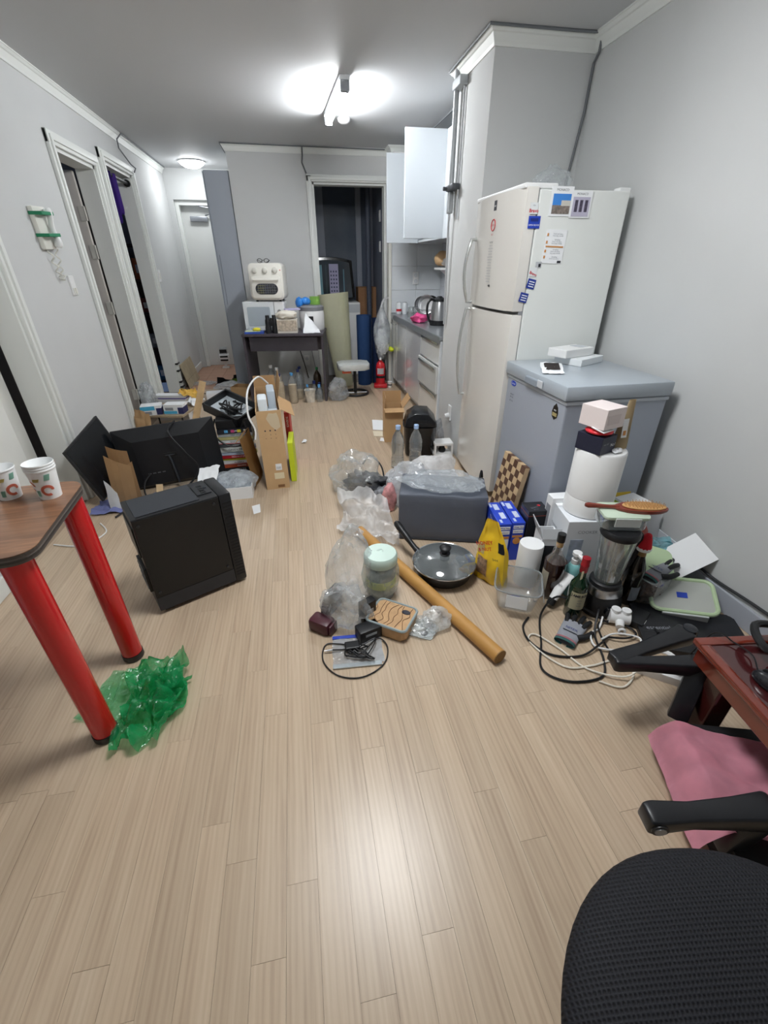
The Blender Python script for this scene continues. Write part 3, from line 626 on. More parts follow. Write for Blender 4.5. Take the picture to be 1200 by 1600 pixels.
for x in (-.12, .12):
    for y in (.03, .24): B().cyl((x, y, 0), (x, y, .017), .012).mk('foot', black, ov)
gs = thing('eyeglasses', 'black framed eyeglasses folded on top of the toaster oven', 'glasses', dloc(-.155, .26, 1.372), DR)
for s in (-1, 1):
    B().tube([(s*.035+.024*cos(t*pi/8), 0, .018+.018*sin(t*pi/8)) for t in range(16)], .003, 6, True).mk('rim', black, gs, True)
    B().tube([(s*.06, 0, .025), (s*.058, .06, .02), (s*.02, .07, .004)], .0025, 6).mk('temple', black, gs, True)
B().tube([(-.012, 0, .02), (0, -.002, .024), (.012, 0, .02)], .0025, 6).mk('bridge', black, gs, True)
bn = thing('binoculars', 'black binoculars standing on end on the desk', 'binoculars', dloc(-.115, .08, .72), DR+radians(12))
for s in (-1, 1):
    B().lathe([(0, 0), (.032, 0), (.032, .055), (.026, .08), (.028, .10), (.026, .13), (.02, .14), (.021, .175), (0, .172)], 20, c=(s*.034, 0, 0)).mk('barrel', black, bn, True)
B().box(-.018, .018, -.02, .01, .07, .13, bev=.005).cyl((0, -.005, .125), (0, -.005, .15), .012).mk('hinge_wheel', blackm, bn, True)
pb = thing('patterned_box', 'beige patterned box with a crumpled paper bag on the desk', 'box', dloc(.05, .09, .72), DR+radians(3))
pm = M('sketch_print', '#b9ac9b', .7, var=.35, vs=45)
B().box(-.105, .105, -.03, .10, 0, .135, bev=.003).mk('carton', M('box_ivory', '#ddd7cc', .6), pb); B().box(-.1, .1, -.0315, -.03, .02, .125).mk('printed_front', pm, pb)
bagobj('paper_bag', 'crumpled ivory paper bag on top of the patterned box', 'bag', dloc(.045, .12, .856), (.10, .07, .085), M('ivory_paper', '#dcd6ca', .75), 21, amp=.28, sub=3)
rc = thing('rice_cooker', 'round white cooker with grey lid band at the right of the desk', 'cooker', dloc(.29, .33, .72), DR)
B().lathe([(0, 0), (.125, 0), (.135, .02), (.138, .17), (.132, .2), (0, .2)], 32).mk('pot', white, rc, True)
B().lathe([(.135, .2), (.137, .235), (.12, .25), (0, .252)], 32).mk('lid_band', M('lid_grey', '#7b7d82', .4), rc, True)
B().box(-.02, .03, -.1425, -.13, .08, .15, bev=.004).mk('control', black, rc)
for k, (x, y, rz, mt, nm, lab, sz) in enumerate(((.17, .30, .5, '#2f7fd0', 'blue_packet', 'bright blue packet leaning on the cooker lid, left one', (.035, .05, .11)), (.24, .31, .2, '#3a8be0', 'blue_packet', 'bright blue packet lying on the cooker lid, right one', (.05, .04, .08)))):
    bagobj(nm, lab, 'packet', dloc(x, y, .975 if k else .95), sz, M('blue_foil%d' % k, mt, .3), 30+k, rz, amp=.15, sub=3)
gb = thing('green_box', 'small green box with dark end on the cooker lid', 'box', dloc(.335, .36, .973), DR-.4)
B().box(-.045, .045, -.03, .03, 0, .08, bev=.002).mk('carton', M('leaf_green', '#7fae4c', .5), gb); B().box(-.046, -.044, -.03, .03, 0, .08).mk('dark_end', ink, gb)
bx = thing('lilac_booklet', 'thin lilac booklet lying on the paper bag beside the cooker', 'booklet', dloc(.10, .20, .935), DR+.3)
B().box(-.08, .08, -.05, .05, 0, .012, bev=.001).mk('cover', M('lilac', '#b9b3d8', .6), bx)
gm = thing('card_game_box', 'flat yellow and blue game box at the left desk corner', 'box', dloc(-.30, .07, .72), DR+.12)
B().box(-.10, .10, -.05, .05, 0, .022, bev=.002).mk('tray', M('game_blue', '#2f4fa8', .5), gm); B().box(-.09, .06, -.045, .045, .022, .026).mk('lid_print', M('game_pale', '#cfd9a8', .6), gm); bagobj('lemon_sponge', 'bright yellow sponge on the flat game box', 'sponge', dloc(-.27, .06, .747), (.04, .03, .035), M('lemon', '#e6dc3c', .6), 33, amp=.1, sub=3)
crumpled_t = crumpled('folded_paper', paper, None, [dloc(.22, .02, .722), dloc(.40, .04, .722), dloc(.36, .17, .76), dloc(.24, .17, .90)], 6, .008, 14); tag(crumpled_t, 'white papers slumped against the cooker on the desk', 'papers')
bagobj('plastic_wrap', 'clear wrap in front of the microwave on the desk', 'wrap', dloc(-.34, .13, .722), (.06, .05, .05), clear, 35, amp=.35, sub=3)
# socket and leads on the wall beneath the desk
so = thing('wall_socket', 'white socket on the back wall under the desk', 'socket', (.10, YB, .30)); B().box(-.035, .035, -.01, 0, -.06, .06, bev=.004).mk('plate', white, so); B().cyl((0, -.0105, .02), (0, -.014, .02), .02).mk('outlet', MATS['socket_grey'], so)
def cable(name, label, pts, r, mat, n=8, closed=False):
    return tag(B().tube(spline(pts, n, closed), r, 6, closed).mk(name, mat, None, True), label, 'cable')
cable('power_lead', 'black lead hanging from the desk down to the floor bottles', [(-.02, 5.76, .66), (.02, 5.74, .45), (.06, 5.72, .28), (.10, 5.70, .10)], .006, black)
cable('power_lead', 'thin grey lead running down the wall by the right desk panel', [(.16, 5.77, .68), (.17, 5.76, .4), (.20, 5.72, .2), (.24, 5.6, .02)], .005, M('lead_grey', '#77797d', .6))
# bottles of grain and small bottles under the desk
grain = M('rice_grain', '#d9c19d', .7, var=.12, vs=120, bump=.08, bs=160); cap_b = M('cap_navy', '#1e2b62', .4); cap_c = M('cap_cyan', '#5a9fd6', .4); cap_w = M('cap_white', '#e6e8ea', .4); cap_g = M('cap_green', '#1f7a44', .4)
botp = [(0, 0), (.042, 0), (.05, .012), (.05, .05), (.047, .06), (.05, .07), (.05, .13), (.047, .14), (.05, .15), (.05, .20), (.044, .235), (.022, .275), (.014, .285), (.014, .305)]
def fillp(p, lv, k=.93): 
    out = []
    for r, z in p:
        if z > lv: break
        out.append((max(0, r*k), z+.003))
    out.append((out[-1][0], lv)); out.append((0, lv+.004)); return out
def bottle(label, loc, capm, fill=None, lv=0., s=1., prof=botp, bodym=None, group=None, name='plastic_bottle', caph=.024):
    t = thing(name, label, 'bottle', loc, random.Random(label).random()*6, group); t.scale = (s, s, s)
    B().lathe(prof, 20).mk('bottle_body', bodym or pet, t, True)
    if fill: B().lathe(fillp(prof, lv), 20).mk('contents', fill, t, True)
    r, z = prof[-1]; B().lathe([(0, z-.004), (r+.003, z-.004), (r+.003, z+caph-.002), (r, z+caph), (0, z+caph)], 16).mk('cap', capm, t, True)
    return t
G = 'bottles under the desk'
bottle('plastic bottle full of pale grain, navy cap, front left under desk', (-.235, 4.93, 0), cap_b, grain, .235, group=G)
bottle('plastic bottle half full of grain under foil, blue cap, second along', (-.10, 4.95, 0), cap_c, grain, .20, group=G)
bottle('plastic bottle of grain with a white cap behind the front two', (-.26, 5.13, 0), cap_w, grain, .245, s=1.08, group=G)
bottle('bottle with white cap furthest back at the left under desk', (-.33, 5.25, 0), cap_w, grain, .16, s=1.1, group=G)
bottle('plastic bottle with navy cap behind the half full bottle', (-.03, 5.12, 0), cap_b, grain, .10, group=G)
bottle('empty plastic bottle with navy cap at the back middle', (-.01, 5.28, 0), cap_b, group=G)
bottle('dark brown bottle with green cap by the right desk panel', (.19, 5.28, 0), cap_g, None, 0, .95, bodym=M('bottle_brown', '#3a2c20', .12, coat=.5), group=G)
pu = thing('paper_pouch', 'creased white paper pouch holding small bottles under the desk', 'pouch', (.085, 4.955, 0)); 
B().lathe([(0, 0), (.045, 0), (.052, .05), (.06, .12), (.064, .135), (.058, .13), (.045, .02), (0, .015)], 18, sq=.2).mk('pouch_wall', M('pouch_print', '#d9d3c8', .6, var=.25, vs=30), pu, True)
sp = [(0, 0), (.028, 0), (.03, .01), (.03, .10), (.012, .135), (.011, .15)]
bottle('small clear bottle with cyan cap in the paper pouch', (.06, 4.95, .022), cap_c, prof=sp, group='small bottles by the pouch'); bottle('small clear bottle with navy cap behind the pouch', (.14, 5.06, .0), cap_b, prof=sp, s=1.2, group='small bottles by the pouch')
bottle('small clear bottle with cyan cap right of the pouch', (.19, 4.94, 0), cap_c, None, prof=sp, s=1.1, group='small bottles by the pouch'); bottle('small bottle with blue cap between pouch and side panel', (.20, 5.04, 0), cap_b, None, prof=sp, s=1.1, group='small bottles by the pouch')
# ---------------------------------------------------------------- stool, rolls, extinguisher
st = thing('stool', 'stool with pale plastic-wrapped seat and black ring base', 'stool', (.63, 5.20, 0))
B().tube([(.15*cos(k*pi/16), .15*sin(k*pi/16), .014) for k in range(32)], .014, 8, True).mk('ring_base', black, st, True)
B().tube([(-.15, 0, .016), (.15, 0, .016)], .009, 8).tube([(0, -.15, .016), (0, .15, .016)], .009, 8).mk('cross_bar', steel, st, True)
B().cyl((0, 0, .01), (0, 0, .29), .018).mk('post', black, st, True); B().box(-.1, .1, -.03, .03, .285, .30).mk('seat_plate', steel, st)
b = B().prism(rrect(-.20, .16, -.17, .15, .06), .30, .365, bev=.02); b.mk('seat', M('seat_film', '#c9ccca', .35, var=.06, vs=14, bump=.3, bs=30), st, True)
B().box(-.16, -.06, -.14, -.12, .27, .302, bev=.004).mk('orange_strap', M('strap_orange', '#d2603a', .5), st)
bagobj('plastic_bag', 'clear plastic bag slumped on the floor under the stool', 'bag', (.405, 4.98, 0), (.11, .09, .25), film('bag_grey_clear', '#c9ced3', .45, .15, 30), 41, amp=.25)
mr = thing('foam_mat', 'rolled pale green-beige foam mat leaning in the balcony doorway', 'mat', (.55, 5.60, 0), rot=(radians(-3), radians(-5), 0))
mm = M('mat_beige', '#e8e8cc', .7, var=.03); mi = M('mat_inside', '#8a6a4c', .8)
def rollfn(u, v):
    a = u*2*pi*1.28; r = (.10+.085*v)*(1-.10*u); return Vector((r*cos(a-1.0), r*sin(a-1.0)*.8, .006+1.06*v))
B().sheet(rollfn, 48, 14, .012).mk('roll', mm, mr, True); B().lathe([(0, .90), (.135, .90), (.15, 1.045)], 24, sx=.95, sy=.72).mk('inner_lining', mi, mr, True)
mb = thing('exercise_mat', 'rolled bright blue mat standing beside the beige roll', 'mat', (.815, 5.665, 0))
def rollfn2(u, v):
    a = u*2*pi*3; return Vector(((.095-.022*u*3/1.2)*cos(a), (.095-.022*u*3/1.2)*sin(a), .002+.82*v))
B().sheet(rollfn2, 72, 4, .006).mk('roll', M('mat_blue', '#35588f', .7), mb, True)
mb = thing('exercise_mat', 'rolled dark navy mat half hidden behind the bright blue roll', 'mat', (.985, 5.70, 0))
B().sheet(lambda u, v: Vector(((.068-.012*u*3)*cos(u*6*pi), (.068-.012*u*3)*sin(u*6*pi), .002+.78*v)), 60, 4, .006).mk('roll', M('mat_navy', '#22355c', .7), mb, True)
fe = thing('fire_extinguisher', 'red fire extinguisher on a red stand by the kitchen cabinet', 'extinguisher', (.985, 5.46, 0), radians(-10))
red = M('extinguisher_red', '#c41f2a', .25, coat=.4)
B().box(-.085, .085, -.075, .075, 0, .05, bev=.02).mk('stand', red, fe, True)
B().lathe([(0, .05), (.056, .05), (.058, .06), (.058, .255), (.05, .29), (.026, .315), (.018, .32), (.018, .335), (0, .335)], 24).mk('tank', red, fe, True)
B().lathe([(.0584, .12), (.059, .125), (.059, .145), (.0584, .15)], 24).mk('strap', black, fe, True)
B().sheet(lambda u, v: Vector((.0592*sin(-.7+u*1.4), -.0592*cos(-.7+u*1.4), .17+.07*v)), 8, 2, .0005).mk('label', paper, fe, True)
B().box(-.012, .012, -.045, .04, .335, .355, bev=.004).mk('lever', white, fe); B().tube([(0, .02, .34), (.045, .03, .32), (.066, .02, .2), (.066, 0, .08)], .008, 6).mk('hose', black, fe, True)
hb = thing('hanging_bag', 'knotted clear bag of white rubbish hanging by the kitchen jamb', 'bag', (1.02, 5.54, .40))
blob(.095, .085, .60, 44, amp=.14, fr=2.0, flat=False, neck=.75).mk('film', milk, hb, True, angle=1.2); blob(.07, .065, .28, 45, amp=.3, flat=False, sub=3).mk('contents', M('tissue_white', '#e9ebec', .8), hb, True)
B().tube(spline([(0, 0, .52), (.01, .0, .57), (.05, .04, .60), (.095, .075, .61)], 5), [.02]+[.012]*14+[.008], 8).mk('knot', whitebag, hb, True)
sc = thing('scrub_holder', 'two bright yellow-green rubber holders stuck on the cabinet front', 'holder', (KX-.004, 5.50, .45))
for dy in (-.028, .028): blob(.028, .03, .05, 50+dy*99, amp=.12, flat=False, sub=3).mk('holder_pad', M('neon_yellow', '#d6e326', .5), sc, True, (-.03, dy, -.025))
cu = lathe_thing('paper_cup', 'small white paper cup on the floor beside the extinguisher', 'cup', (1.095, 5.42, 0), [(0, 0), (.022, 0), (.03, .07), (.032, .072), (.028, .068), (.02, .004), (0, .004)], paper)
B().lathe([(.0258, .028), (.0275, .042)], 24).mk('dark_band', ink, cu, True)
# ---------------------------------------------------------------- balcony things
wmz = thing('storage_chest', 'white storage chest behind the rolled mats on the balcony', 'chest', (.52, 6.45, 0)); B().box(-.36, .34, -.2, .25, 0, .92, bev=.01).mk('case', white, wmz); B().box(-.36, .34, -.202, -.19, .80, .90, bev=.004).mk('lid_edge', M('chest_grey', '#c4c8cc', .5), wmz)
tv = thing('television', 'black television with curved top on the balcony chest, tower block reflection painted on screen', 'television', (.46, 6.42, .92))
def tvp(w, h, r, top): 
    p = [(-w, r), (-w+r, 0), (w-r, 0), (w, r)]; n = 10
    for i in range(n+1): x = w-.03-(2*w-.06)*i/n; p.append((x, h-top*(x/w)**2))
    return p
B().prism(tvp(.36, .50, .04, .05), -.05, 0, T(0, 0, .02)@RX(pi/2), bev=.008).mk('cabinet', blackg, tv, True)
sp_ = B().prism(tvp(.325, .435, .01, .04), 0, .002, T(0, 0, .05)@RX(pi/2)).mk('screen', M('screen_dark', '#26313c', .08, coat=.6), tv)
for x0, x1, c in ((-.18, -.06, '#6f9aa6'), (-.02, .0, '#31404a')): B().box(x0, x1, -.0035, -.002, .07, .43).mk('painted_reflection', M('scr'+c, c, .1, coat=.5), tv)  # reflection in the dark screen, painted as coloured strips
B().box(.03, .15, -.0035, -.002, .08, .44).mk('painted_reflection', M('tower_reflection', '#a9a6c4', .1, coat=.5), tv); B().box(.21, .225, -.0035, -.002, .1, .38).mk('painted_reflection', M('scr_blue', '#5d7f8c', .1), tv)  # reflected pale tower and blue strip, also painted on
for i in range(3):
    for j in range(6): B().box(.045+i*.034, .062+i*.034, -.0045, -.0035, .12+j*.045, .14+j*.045).mk('painted_window_reflection', M('tower_window_reflection', '#4b4d66', .2), tv)  # windows of the reflected tower, painted on the screen
B().box(-.25, .25, -.06, .06, 0, .022, bev=.006).mk('foot', black, tv)
cb = thing('brown_carton', 'tall brown cardboard carton on the balcony behind the pipe', 'carton', (1.02, 6.80, 0)); B().box(-.12, .135, -.1, .15, 0, 1.08, bev=.003).mk('carton_body', M('brown_card', '#9a7250', .8, var=.08), cb); B().box(-.03, .03, -.102, -.1, .4, 1.08).mk('tape', M('brown_tape', '#85603f', .4), cb)
tag(B().cyl((1.03, 6.55, -.006), (1.03, 6.55, CE), .034, n=16).mk('drain_pipe', M('pipe_dark', '#4a5160', .5), None, True), 'dark vertical drain pipe on the balcony', 'pipe')
for z, l in ((1.875, 'upper white switch plate on the balcony side wall'), (1.55, 'lower white switch plate on the balcony side wall')):
    t = thing('switch_plate', l, 'switch', (1.16, 6.38, z)); B().box(-.012, 0, -.04, .04, -.06, .06, bev=.004).mk('plate', white, t); B().box(-.016, -.012, -.015, .015, -.03, .03, bev=.002).mk('rocker', paper, t)
# ---------------------------------------------------------------- left wall fittings, entrance
ip = thing('intercom', 'white wall intercom handset bound with green tape', 'intercom', (XL, 3.47, 1.55), rot=(radians(3), 0, 0))
ivory = M('ivory_plastic', '#e2e2da', .4)
B().box(0, .03, -.09, .075, -.11, .11, bev=.008).mk('body', ivory, ip, True)
B().tube(spline([(.05, .035, .10), (.058, .035, .06), (.05, .035, 0), (.058, .035, -.06), (.05, .035, -.10)], 5), [.02, .024, .024, .022, .02, .017, .015, .014, .014, .015, .015, .014, .014, .015, .017, .02, .022, .024, .024, .022, .02], 10).mk('handset', white, ip, True)
for z in (.075, -.035): B().box(.0, .074, -.093, .064, z-.009, z+.009, bev=.003).mk('tape', M('tape_green', '#1d8059', .5), ip)
P = [(.02+.012*cos(k*.9), -.02+.03*sin(k*.9)*.3-.06*sin(k/40*pi)*.0, -.11-.17*sin(k/60*pi)) for k in range(61)]
P = [(p[0], .06-.10*(k/60), p[2]) for k, p in enumerate(P)]
B().tube(P, .0045, 6).mk('coiled_cord', ivory, ip, True)
sw = thing('light_switch', 'white light switch on the left wall below the intercom', 'switch', (XL, 3.645, 1.235)); B().box(0, .012, -.036, .036, -.06, .06, bev=.004).mk('plate', white, sw)
for y in (-.015, .015): B().box(.012, .016, y-.012, y+.012, -.05, -.015, bev=.002).mk('rocker', ivory, sw)
sw = thing('light_switch', 'white light switch on the wall just before the entrance', 'switch', (XL, 5.95, 1.25)); B().box(0, .012, -.036, .036, -.06, .06, bev=.004).mk('plate', white, sw); B().box(.012, .016, -.02, .02, -.03, .03, bev=.002).mk('rocker', ivory, sw)
pbar = thing('pull_up_bar', 'black pull-up bar wedged across the top of the second doorway', 'bar', (XL-.035, 5.335, 2.055)); B().cyl((0, -.36, 0), (0, .36, 0), .014).mk('bar', black, pbar, True)
for s in (-1, 1): B().cyl((0, s*.337, 0), (0, s*.362, 0), .03).mk('end_cup', blackm, pbar, True)
purple = M('purple_band', '#6a4bb0', .6)
for k, (y, l, lab) in enumerate(((5.12, .33, 'purple exercise band looped over the pull-up bar, left'), (5.26, .25, 'purple exercise band looped over the pull-up bar, right'))):
    t = thing('exercise_band', lab, 'band', (XL-.035, y, 2.055), radians(70+20*k), 'purple bands on the pull-up bar')
    pts = [(.02*sin(a), 0, .018*cos(a)) for a in [-1.6, -.8, 0, .8, 1.6]]; pts = [(-.03, 0, -l), (-.02, 0, -l*.5)]+pts+[(.03, 0, -l*.5), (.035, 0, -l), (0, 0, -l-.04)]
    p = spline(pts, 5, True); b = B(); n = len(p)
    a = [b.bm.verts.new(q+Vector((0, -.026, 0))) for q in p]; c = [b.bm.verts.new(q+Vector((0, .026, 0))) for q in p]
    fs = [b.bm.faces.new((a[i], a[(i+1) % n], c[(i+1) % n], c[i])) for i in range(n)]; bmesh.ops.solidify(b.bm, geom=fs, thickness=.004); b.mk('loop', purple, t, True)
tp = M('tape_black', '#121214', .5)
for k, z in enumerate((.06, .12, .25, .33)):
    tag(B().box(XL+.012, XL+.041, 5.70, 5.81, z-.008, z+.008).mk('tape_strip', tp), ('lowest', 'second lowest', 'second highest', 'highest')[k]+' black tape strip on the doorway casing', 'tape', 'black tape strips on the casing')
pl = thing('plywood_board', 'thin plywood offcut leaning on the left wall by the entrance', 'board', (XL+.085, 6.15, -.004), rot=(0, radians(-13), 0)); B().box(0, .01, -.30, .32, 0, .30).mk('sheet', M('plywood', '#a89a80', .7, var=.12, vs=10), pl); B().box(.0101, .0106, -.3, .32, .1, .103).mk('saw_mark', M('ply_line', '#857a66', .8), pl)
shc = thing('shoe_cabinet', 'tall blue-grey shoe cabinet at the end of the back wall', 'cabinet', (-.66, 5.82, 0)); sgm = M('cabinet_grey', '#a3aab4', .55)
B().box(-.125, .125, 0, .45, 0, 2.2, bev=.003).mk('carcass', sgm, shc); B().box(-.137, -.127, .004, .446, .04, 2.19).mk('door', sgm, shc); B().box(-.10, -.093, -.003, 0, .95, 1.45).mk('handle_groove', M('groove', '#7d848c', .5), shc)
ds = thing('floor_dispenser', 'small white dispenser with black bands by the entrance door', 'dispenser', (-1.10, 7.12, -.004)); 
B().box(-.05, .05, -.04, .04, 0, .02, bev=.004).cyl((0, 0, .02), (0, 0, .10), .02).mk('foot', white, ds, True); B().box(-.07, .07, -.05, .05, .10, .20, bev=.012).mk('body', white, ds, True)
for z in (.12, .17): B().box(-.055, .055, -.053, -.049, z-.012, z+.012, bev=.003).mk('band', black, ds)
B().box(-.055, .055, -.04, .04, .20, .30, bev=.015).mk('clear_tank', pet, ds, True); B().box(-.05, .05, -.045, -.036, .22, .27).mk('dark_tray', black, ds)
def shoe(label, loc, rz, mat, sole):
    t = thing('shoe', label, 'shoe', loc, rz, 'shoes in the entrance')
    sol = [(-.13, -.035), (-.11, -.042), (0, -.036), (.08, -.048), (.125, -.03), (.135, 0), (.125, .03), (.08, .045), (0, .032), (-.11, .04), (-.13, .035), (-.14, 0)]
    B().prism(sol, 0, .022, bev=.004).mk('sole', sole, t, True)
    def up(u, v):
        a = u*2*pi; x = .13*cos(a); y = .042*sin(a); h = .04+.045*max(0, -cos(a))**.5 if cos(a) < 0 else .04-.01*cos(a)
        k = 1-.25*v*v if cos(a) > 0 else 1-.12*v; return Vector((x*(k if cos(a) < 0 else 1-.75*v), y*k*(1-.25*v), .02+h*v))
    B().sheet(up, 24, 6, .003, True).mk('upper', mat, t, True); B().prism([(x*.55-.03, y*.6) for x, y in sol], .022, .03).mk('insole', blackm, t); return t
shoe('black slip-on shoe pointing away, left one in the entrance', (-1.0, 6.08, -.004), radians(60), M('shoe_black', '#131315', .7), blackm); shoe('black slip-on shoe, right one in the entrance', (-.86, 6.20, -.004), radians(100), MATS['shoe_black'], blackm)
shoe('trainer with lime green patches near the desk leg', (-.90, 5.93, -.004), radians(150), M('shoe_lime', '#6d8a2c', .6, var=.6, vs=18), blackm)
bagobj('plastic_sheet', 'crumpled clear plastic sheet on the floor before the shoes', 'sheet', (-.86, 5.72, 0), (.17, .12, .10), film('pale_film', '#dfe2e6', .5, .2, 30), 61, amp=.3); bagobj('plastic_sheet', 'scrap of clear film on the entrance tiles', 'sheet', (-1.25, 6.1, -.003), (.14, .10, .025), clear, 62, amp=.3, sub=3)
def openbox(name, label, loc, rz, sx, sy, sz, mat, inner=None, th=.004, flaps=()):
    t = thing(name, label, 'box', loc, rz); b = B()
    b.box(-sx, sx, -sy, sy, 0, th).box(-sx, sx, -sy, -sy+th, th, sz).box(-sx, sx, sy-th, sy, th, sz).box(-sx, -sx+th, -sy+th, sy-th, th, sz).box(sx-th, sx, -sy+th, sy-th, th, sz)
    b.mk('carton_body', mat, t)
    for side, ang, ln in flaps:
        if side in 'lr':
            s = -1 if side == 'l' else 1; m = T(s*sx, 0, sz)@RY(s*ang)
            B().box(-th/2, th/2, -sy, sy, 0, ln, m).mk('flap', inner or mat, t)
        else:
            s = -1 if side == 'f' else 1; m = T(0, s*sy, sz)@RX(-s*ang)
            B().box(-sx, sx, -th/2, th/2, 0, ln, m).mk('flap', inner or mat, t)
    return t
openbox('white_carton', 'small white open carton on the floor before the entrance', (-.985, 5.28, 0), radians(8), .10, .07, .085, paper)
openbox('brown_carton', 'brown carton lying open behind the desk leg', (-.70, 5.42, 0), radians(-20), .10, .09, .11, kraft)
# ---------------------------------------------------------------- store room seen through the second doorway
sr = thing('store_shelf', 'dark shelf unit in the room behind the second doorway', 'shelf', (-2.2, 6.30, 0)); wd = M('shelf_dark', '#3a3230', .7)
for x in (-.45, .56): B().box(x-.015, x+.015, -.2, .2, 0, 1.9).mk('upright', wd, sr)
for z in (.05, .45, .85, 1.2, 1.55): B().box(-.45, .56, -.2, .2, z-.012, z+.012).mk('board', wd, sr)
rr = random.Random(9); cols = ['#3d6f96', '#c9cbd0', '#7a3f3a', '#d8c7a0', '#44484e', '#96a0a8', '#5b4a78', '#b5653f']
for k, z in enumerate((.062, .462, .862, 1.212)):
    for j in range(5):
        w_, h_ = rr.uniform(.055, .075), rr.uniform(.12, .28); x = -1.72-j*.17
        o = thing('stored_box', '%s box on the %s board of the dark store-room shelf, %s from the doorway' % (('blue', 'pale grey', 'maroon', 'sand', 'charcoal', 'grey', 'violet', 'rust')[(k*5+j) % 8], ('bottom', 'second', 'third', 'fourth')[k], ('first', 'second', 'third', 'fourth', 'fifth')[j]), 'box', (x, 6.18, z), rr.uniform(-.2, .2), 'boxes on the store-room shelf')
        B().box(-w_, w_, -.05, .08, 0, h_, bev=.003).mk('carton', M('stored%d' % ((k*5+j) % 8), cols[(k*5+j) % 8], .6), o); B().box(-w_*.6, w_*.6, -.0515, -.05, h_*.3, h_*.7).mk('label', paper, o)
# leads on the floor near the second doorway, router disc
cable('thin_cable', 'thin grey cable looping on the floor by the taped casing', [(-1.44, 5.5, .006), (-1.40, 5.65, .07), (-1.40, 5.78, .01), (-1.30, 5.75, .005), (-1.35, 5.55, .005), (-1.20, 5.45, .005)], .004, M('lead_green', '#5f6b66', .6))
lathe_thing('round_hub', 'grey round disc on the floor by the taped casing', 'disc', (-1.36, 5.62, 0), [(0, 0), (.09, 0), (.095, .008), (.085, .02), (.03, .028), (0, .028)], M('disc_grey', '#72767c', .5))
cable('thin_cable', 'thin black cable running from the round disc across the floor', [(-1.28, 5.6, .005), (-1.12, 5.52, .005), (-1.06, 5.3, .005), (-1.1, 5.05, .005), (-1.0, 4.85, .005)], .004, black)
# ---------------------------------------------------------------- pile behind the monitor
BEFORE = set(bpy.data.objects)
lt_ = thing('folding_tray_table', 'low folding table with thin black legs behind the monitor', 'table', (-1.12, 4.50, 0), radians(-12)); B().box(-.30, .16, -.16, .25, .17, .19, bev=.003).mk('table_top', M('tray_wood', '#a4937c', .6, var=.1), lt_)
for x in (.13, -.27):
    for y in (-.12, .21): B().tube([(x, y, .17), (x+.03, y-.05, 0.007)], .007, 6).mk('leg', black, lt_, True)
for k, (x, y, rz, lab) in enumerate(((-1.27, 4.42, .15, 'blue and white lamp box on the pile, left one'), (-1.07, 4.42, -.15, 'blue and white lamp box on the pile, right one'))):
    t = thing('lamp_box', lab, 'box', (x, y, .19), rz, 'lamp boxes on the pile'); B().box(-.085, .085, -.055, .055, 0, .085, bev=.002).mk('carton', paper, t); B().box(-.086, .03, -.056, .056, .004 if k else .045, .03 if k else .08).mk('blue_band', M('lamp_blue', '#4fb3dc', .5), t); B().box(.04, .086, -.0565, .0565, .003, .06).mk('navy_panel', M('lamp_navy', '#2c2f5e', .5), t); B().box(-.07, -.0, -.0562, -.055, .035 if k else .008, .06 if k else .035).mk('print', inkg, t)
B().box(-.14, .14, -.03, .03, 0, .03, bev=.008).mk('black_case', blackm).location = (-1.20, 4.58, .19); tag(bpy.data.objects['black_case'], 'long black case lying across the pile behind the lamp boxes', 'case'); bpy.data.objects['black_case'].rotation_euler = (0, 0, -.1)
t = thing('white_carton', 'flat white carton with violet edge at the back of the pile', 'box', (-1.20, 4.86, .0), -.2); B().box(-.15, .15, -.05, .05, 0, .25, bev=.002).mk('carton', paper, t); B().box(-.151, .151, -.051, .051, .215, .225).mk('violet_stripe', M('violet', '#5c4a9c', .5), t)
tag(crumpled('yellow_cloth', M('mustard', '#d8ae52', .8), None, [(-1.12, 4.80, .26), (-.92, 4.76, .20), (-.92, 4.90, .2), (-1.12, 4.93, .255)], 66, .05, 18), 'mustard yellow cloth on the pile', 'cloth')
tag(crumpled('paper_sheets', paper, None, [(-1.02, 4.58, .195), (-.90, 4.54, .195), (-.88, 4.74, .20), (-1.0, 4.74, .20)], 67, .04, 18), 'loose white papers on the folding table', 'papers')
tag(B().box(-.028, .028, -.006, .006, 0, .50, bev=.001).mk('wooden_slat', M('slat_wood', '#c4a67c', .6, var=.1, vs=20), None, False, (-.95, 4.29, .0), (radians(-16), radians(18), radians(-5))), 'bare wooden slat leaning up behind the monitor', 'slat')
bagobj('plastic_bag', 'clear plastic bag by the wall at the left of the pile', 'bag', (-1.335, 4.60, .192), (.06, .08, .24), film('bag_thin', '#d9dee2', .30, .15, 30), 68, amp=.3)
tag(crumpled('kraft_sheet', kraft, None, [(-1.36, 4.12, .02), (-1.23, 4.08, .02), (-1.25, 4.24, .22), (-1.36, 4.27, .27)], 69, .03, 14, th=.002), 'crumpled brown paper sheet beside the clear bag', 'paper')
bagobj('green_packet', 'small white and green packet in front of the lamp boxes', 'packet', (-1.24, 4.25, 0), (.06, .045, .15), M('packet_green', '#c9dcb8', .4, var=.5, vs=14), 70, amp=.12, sub=3)
bagobj('plastic_bag', 'small white bag tucked in front of the brown paper', 'bag', (-1.24, 4.12, 0), (.06, .05, .15), milk, 71, amp=.3, sub=3)
for o in set(bpy.data.objects)-BEFORE:
    if o.parent is None: o.location += Vector((-.07, -.28, 0))
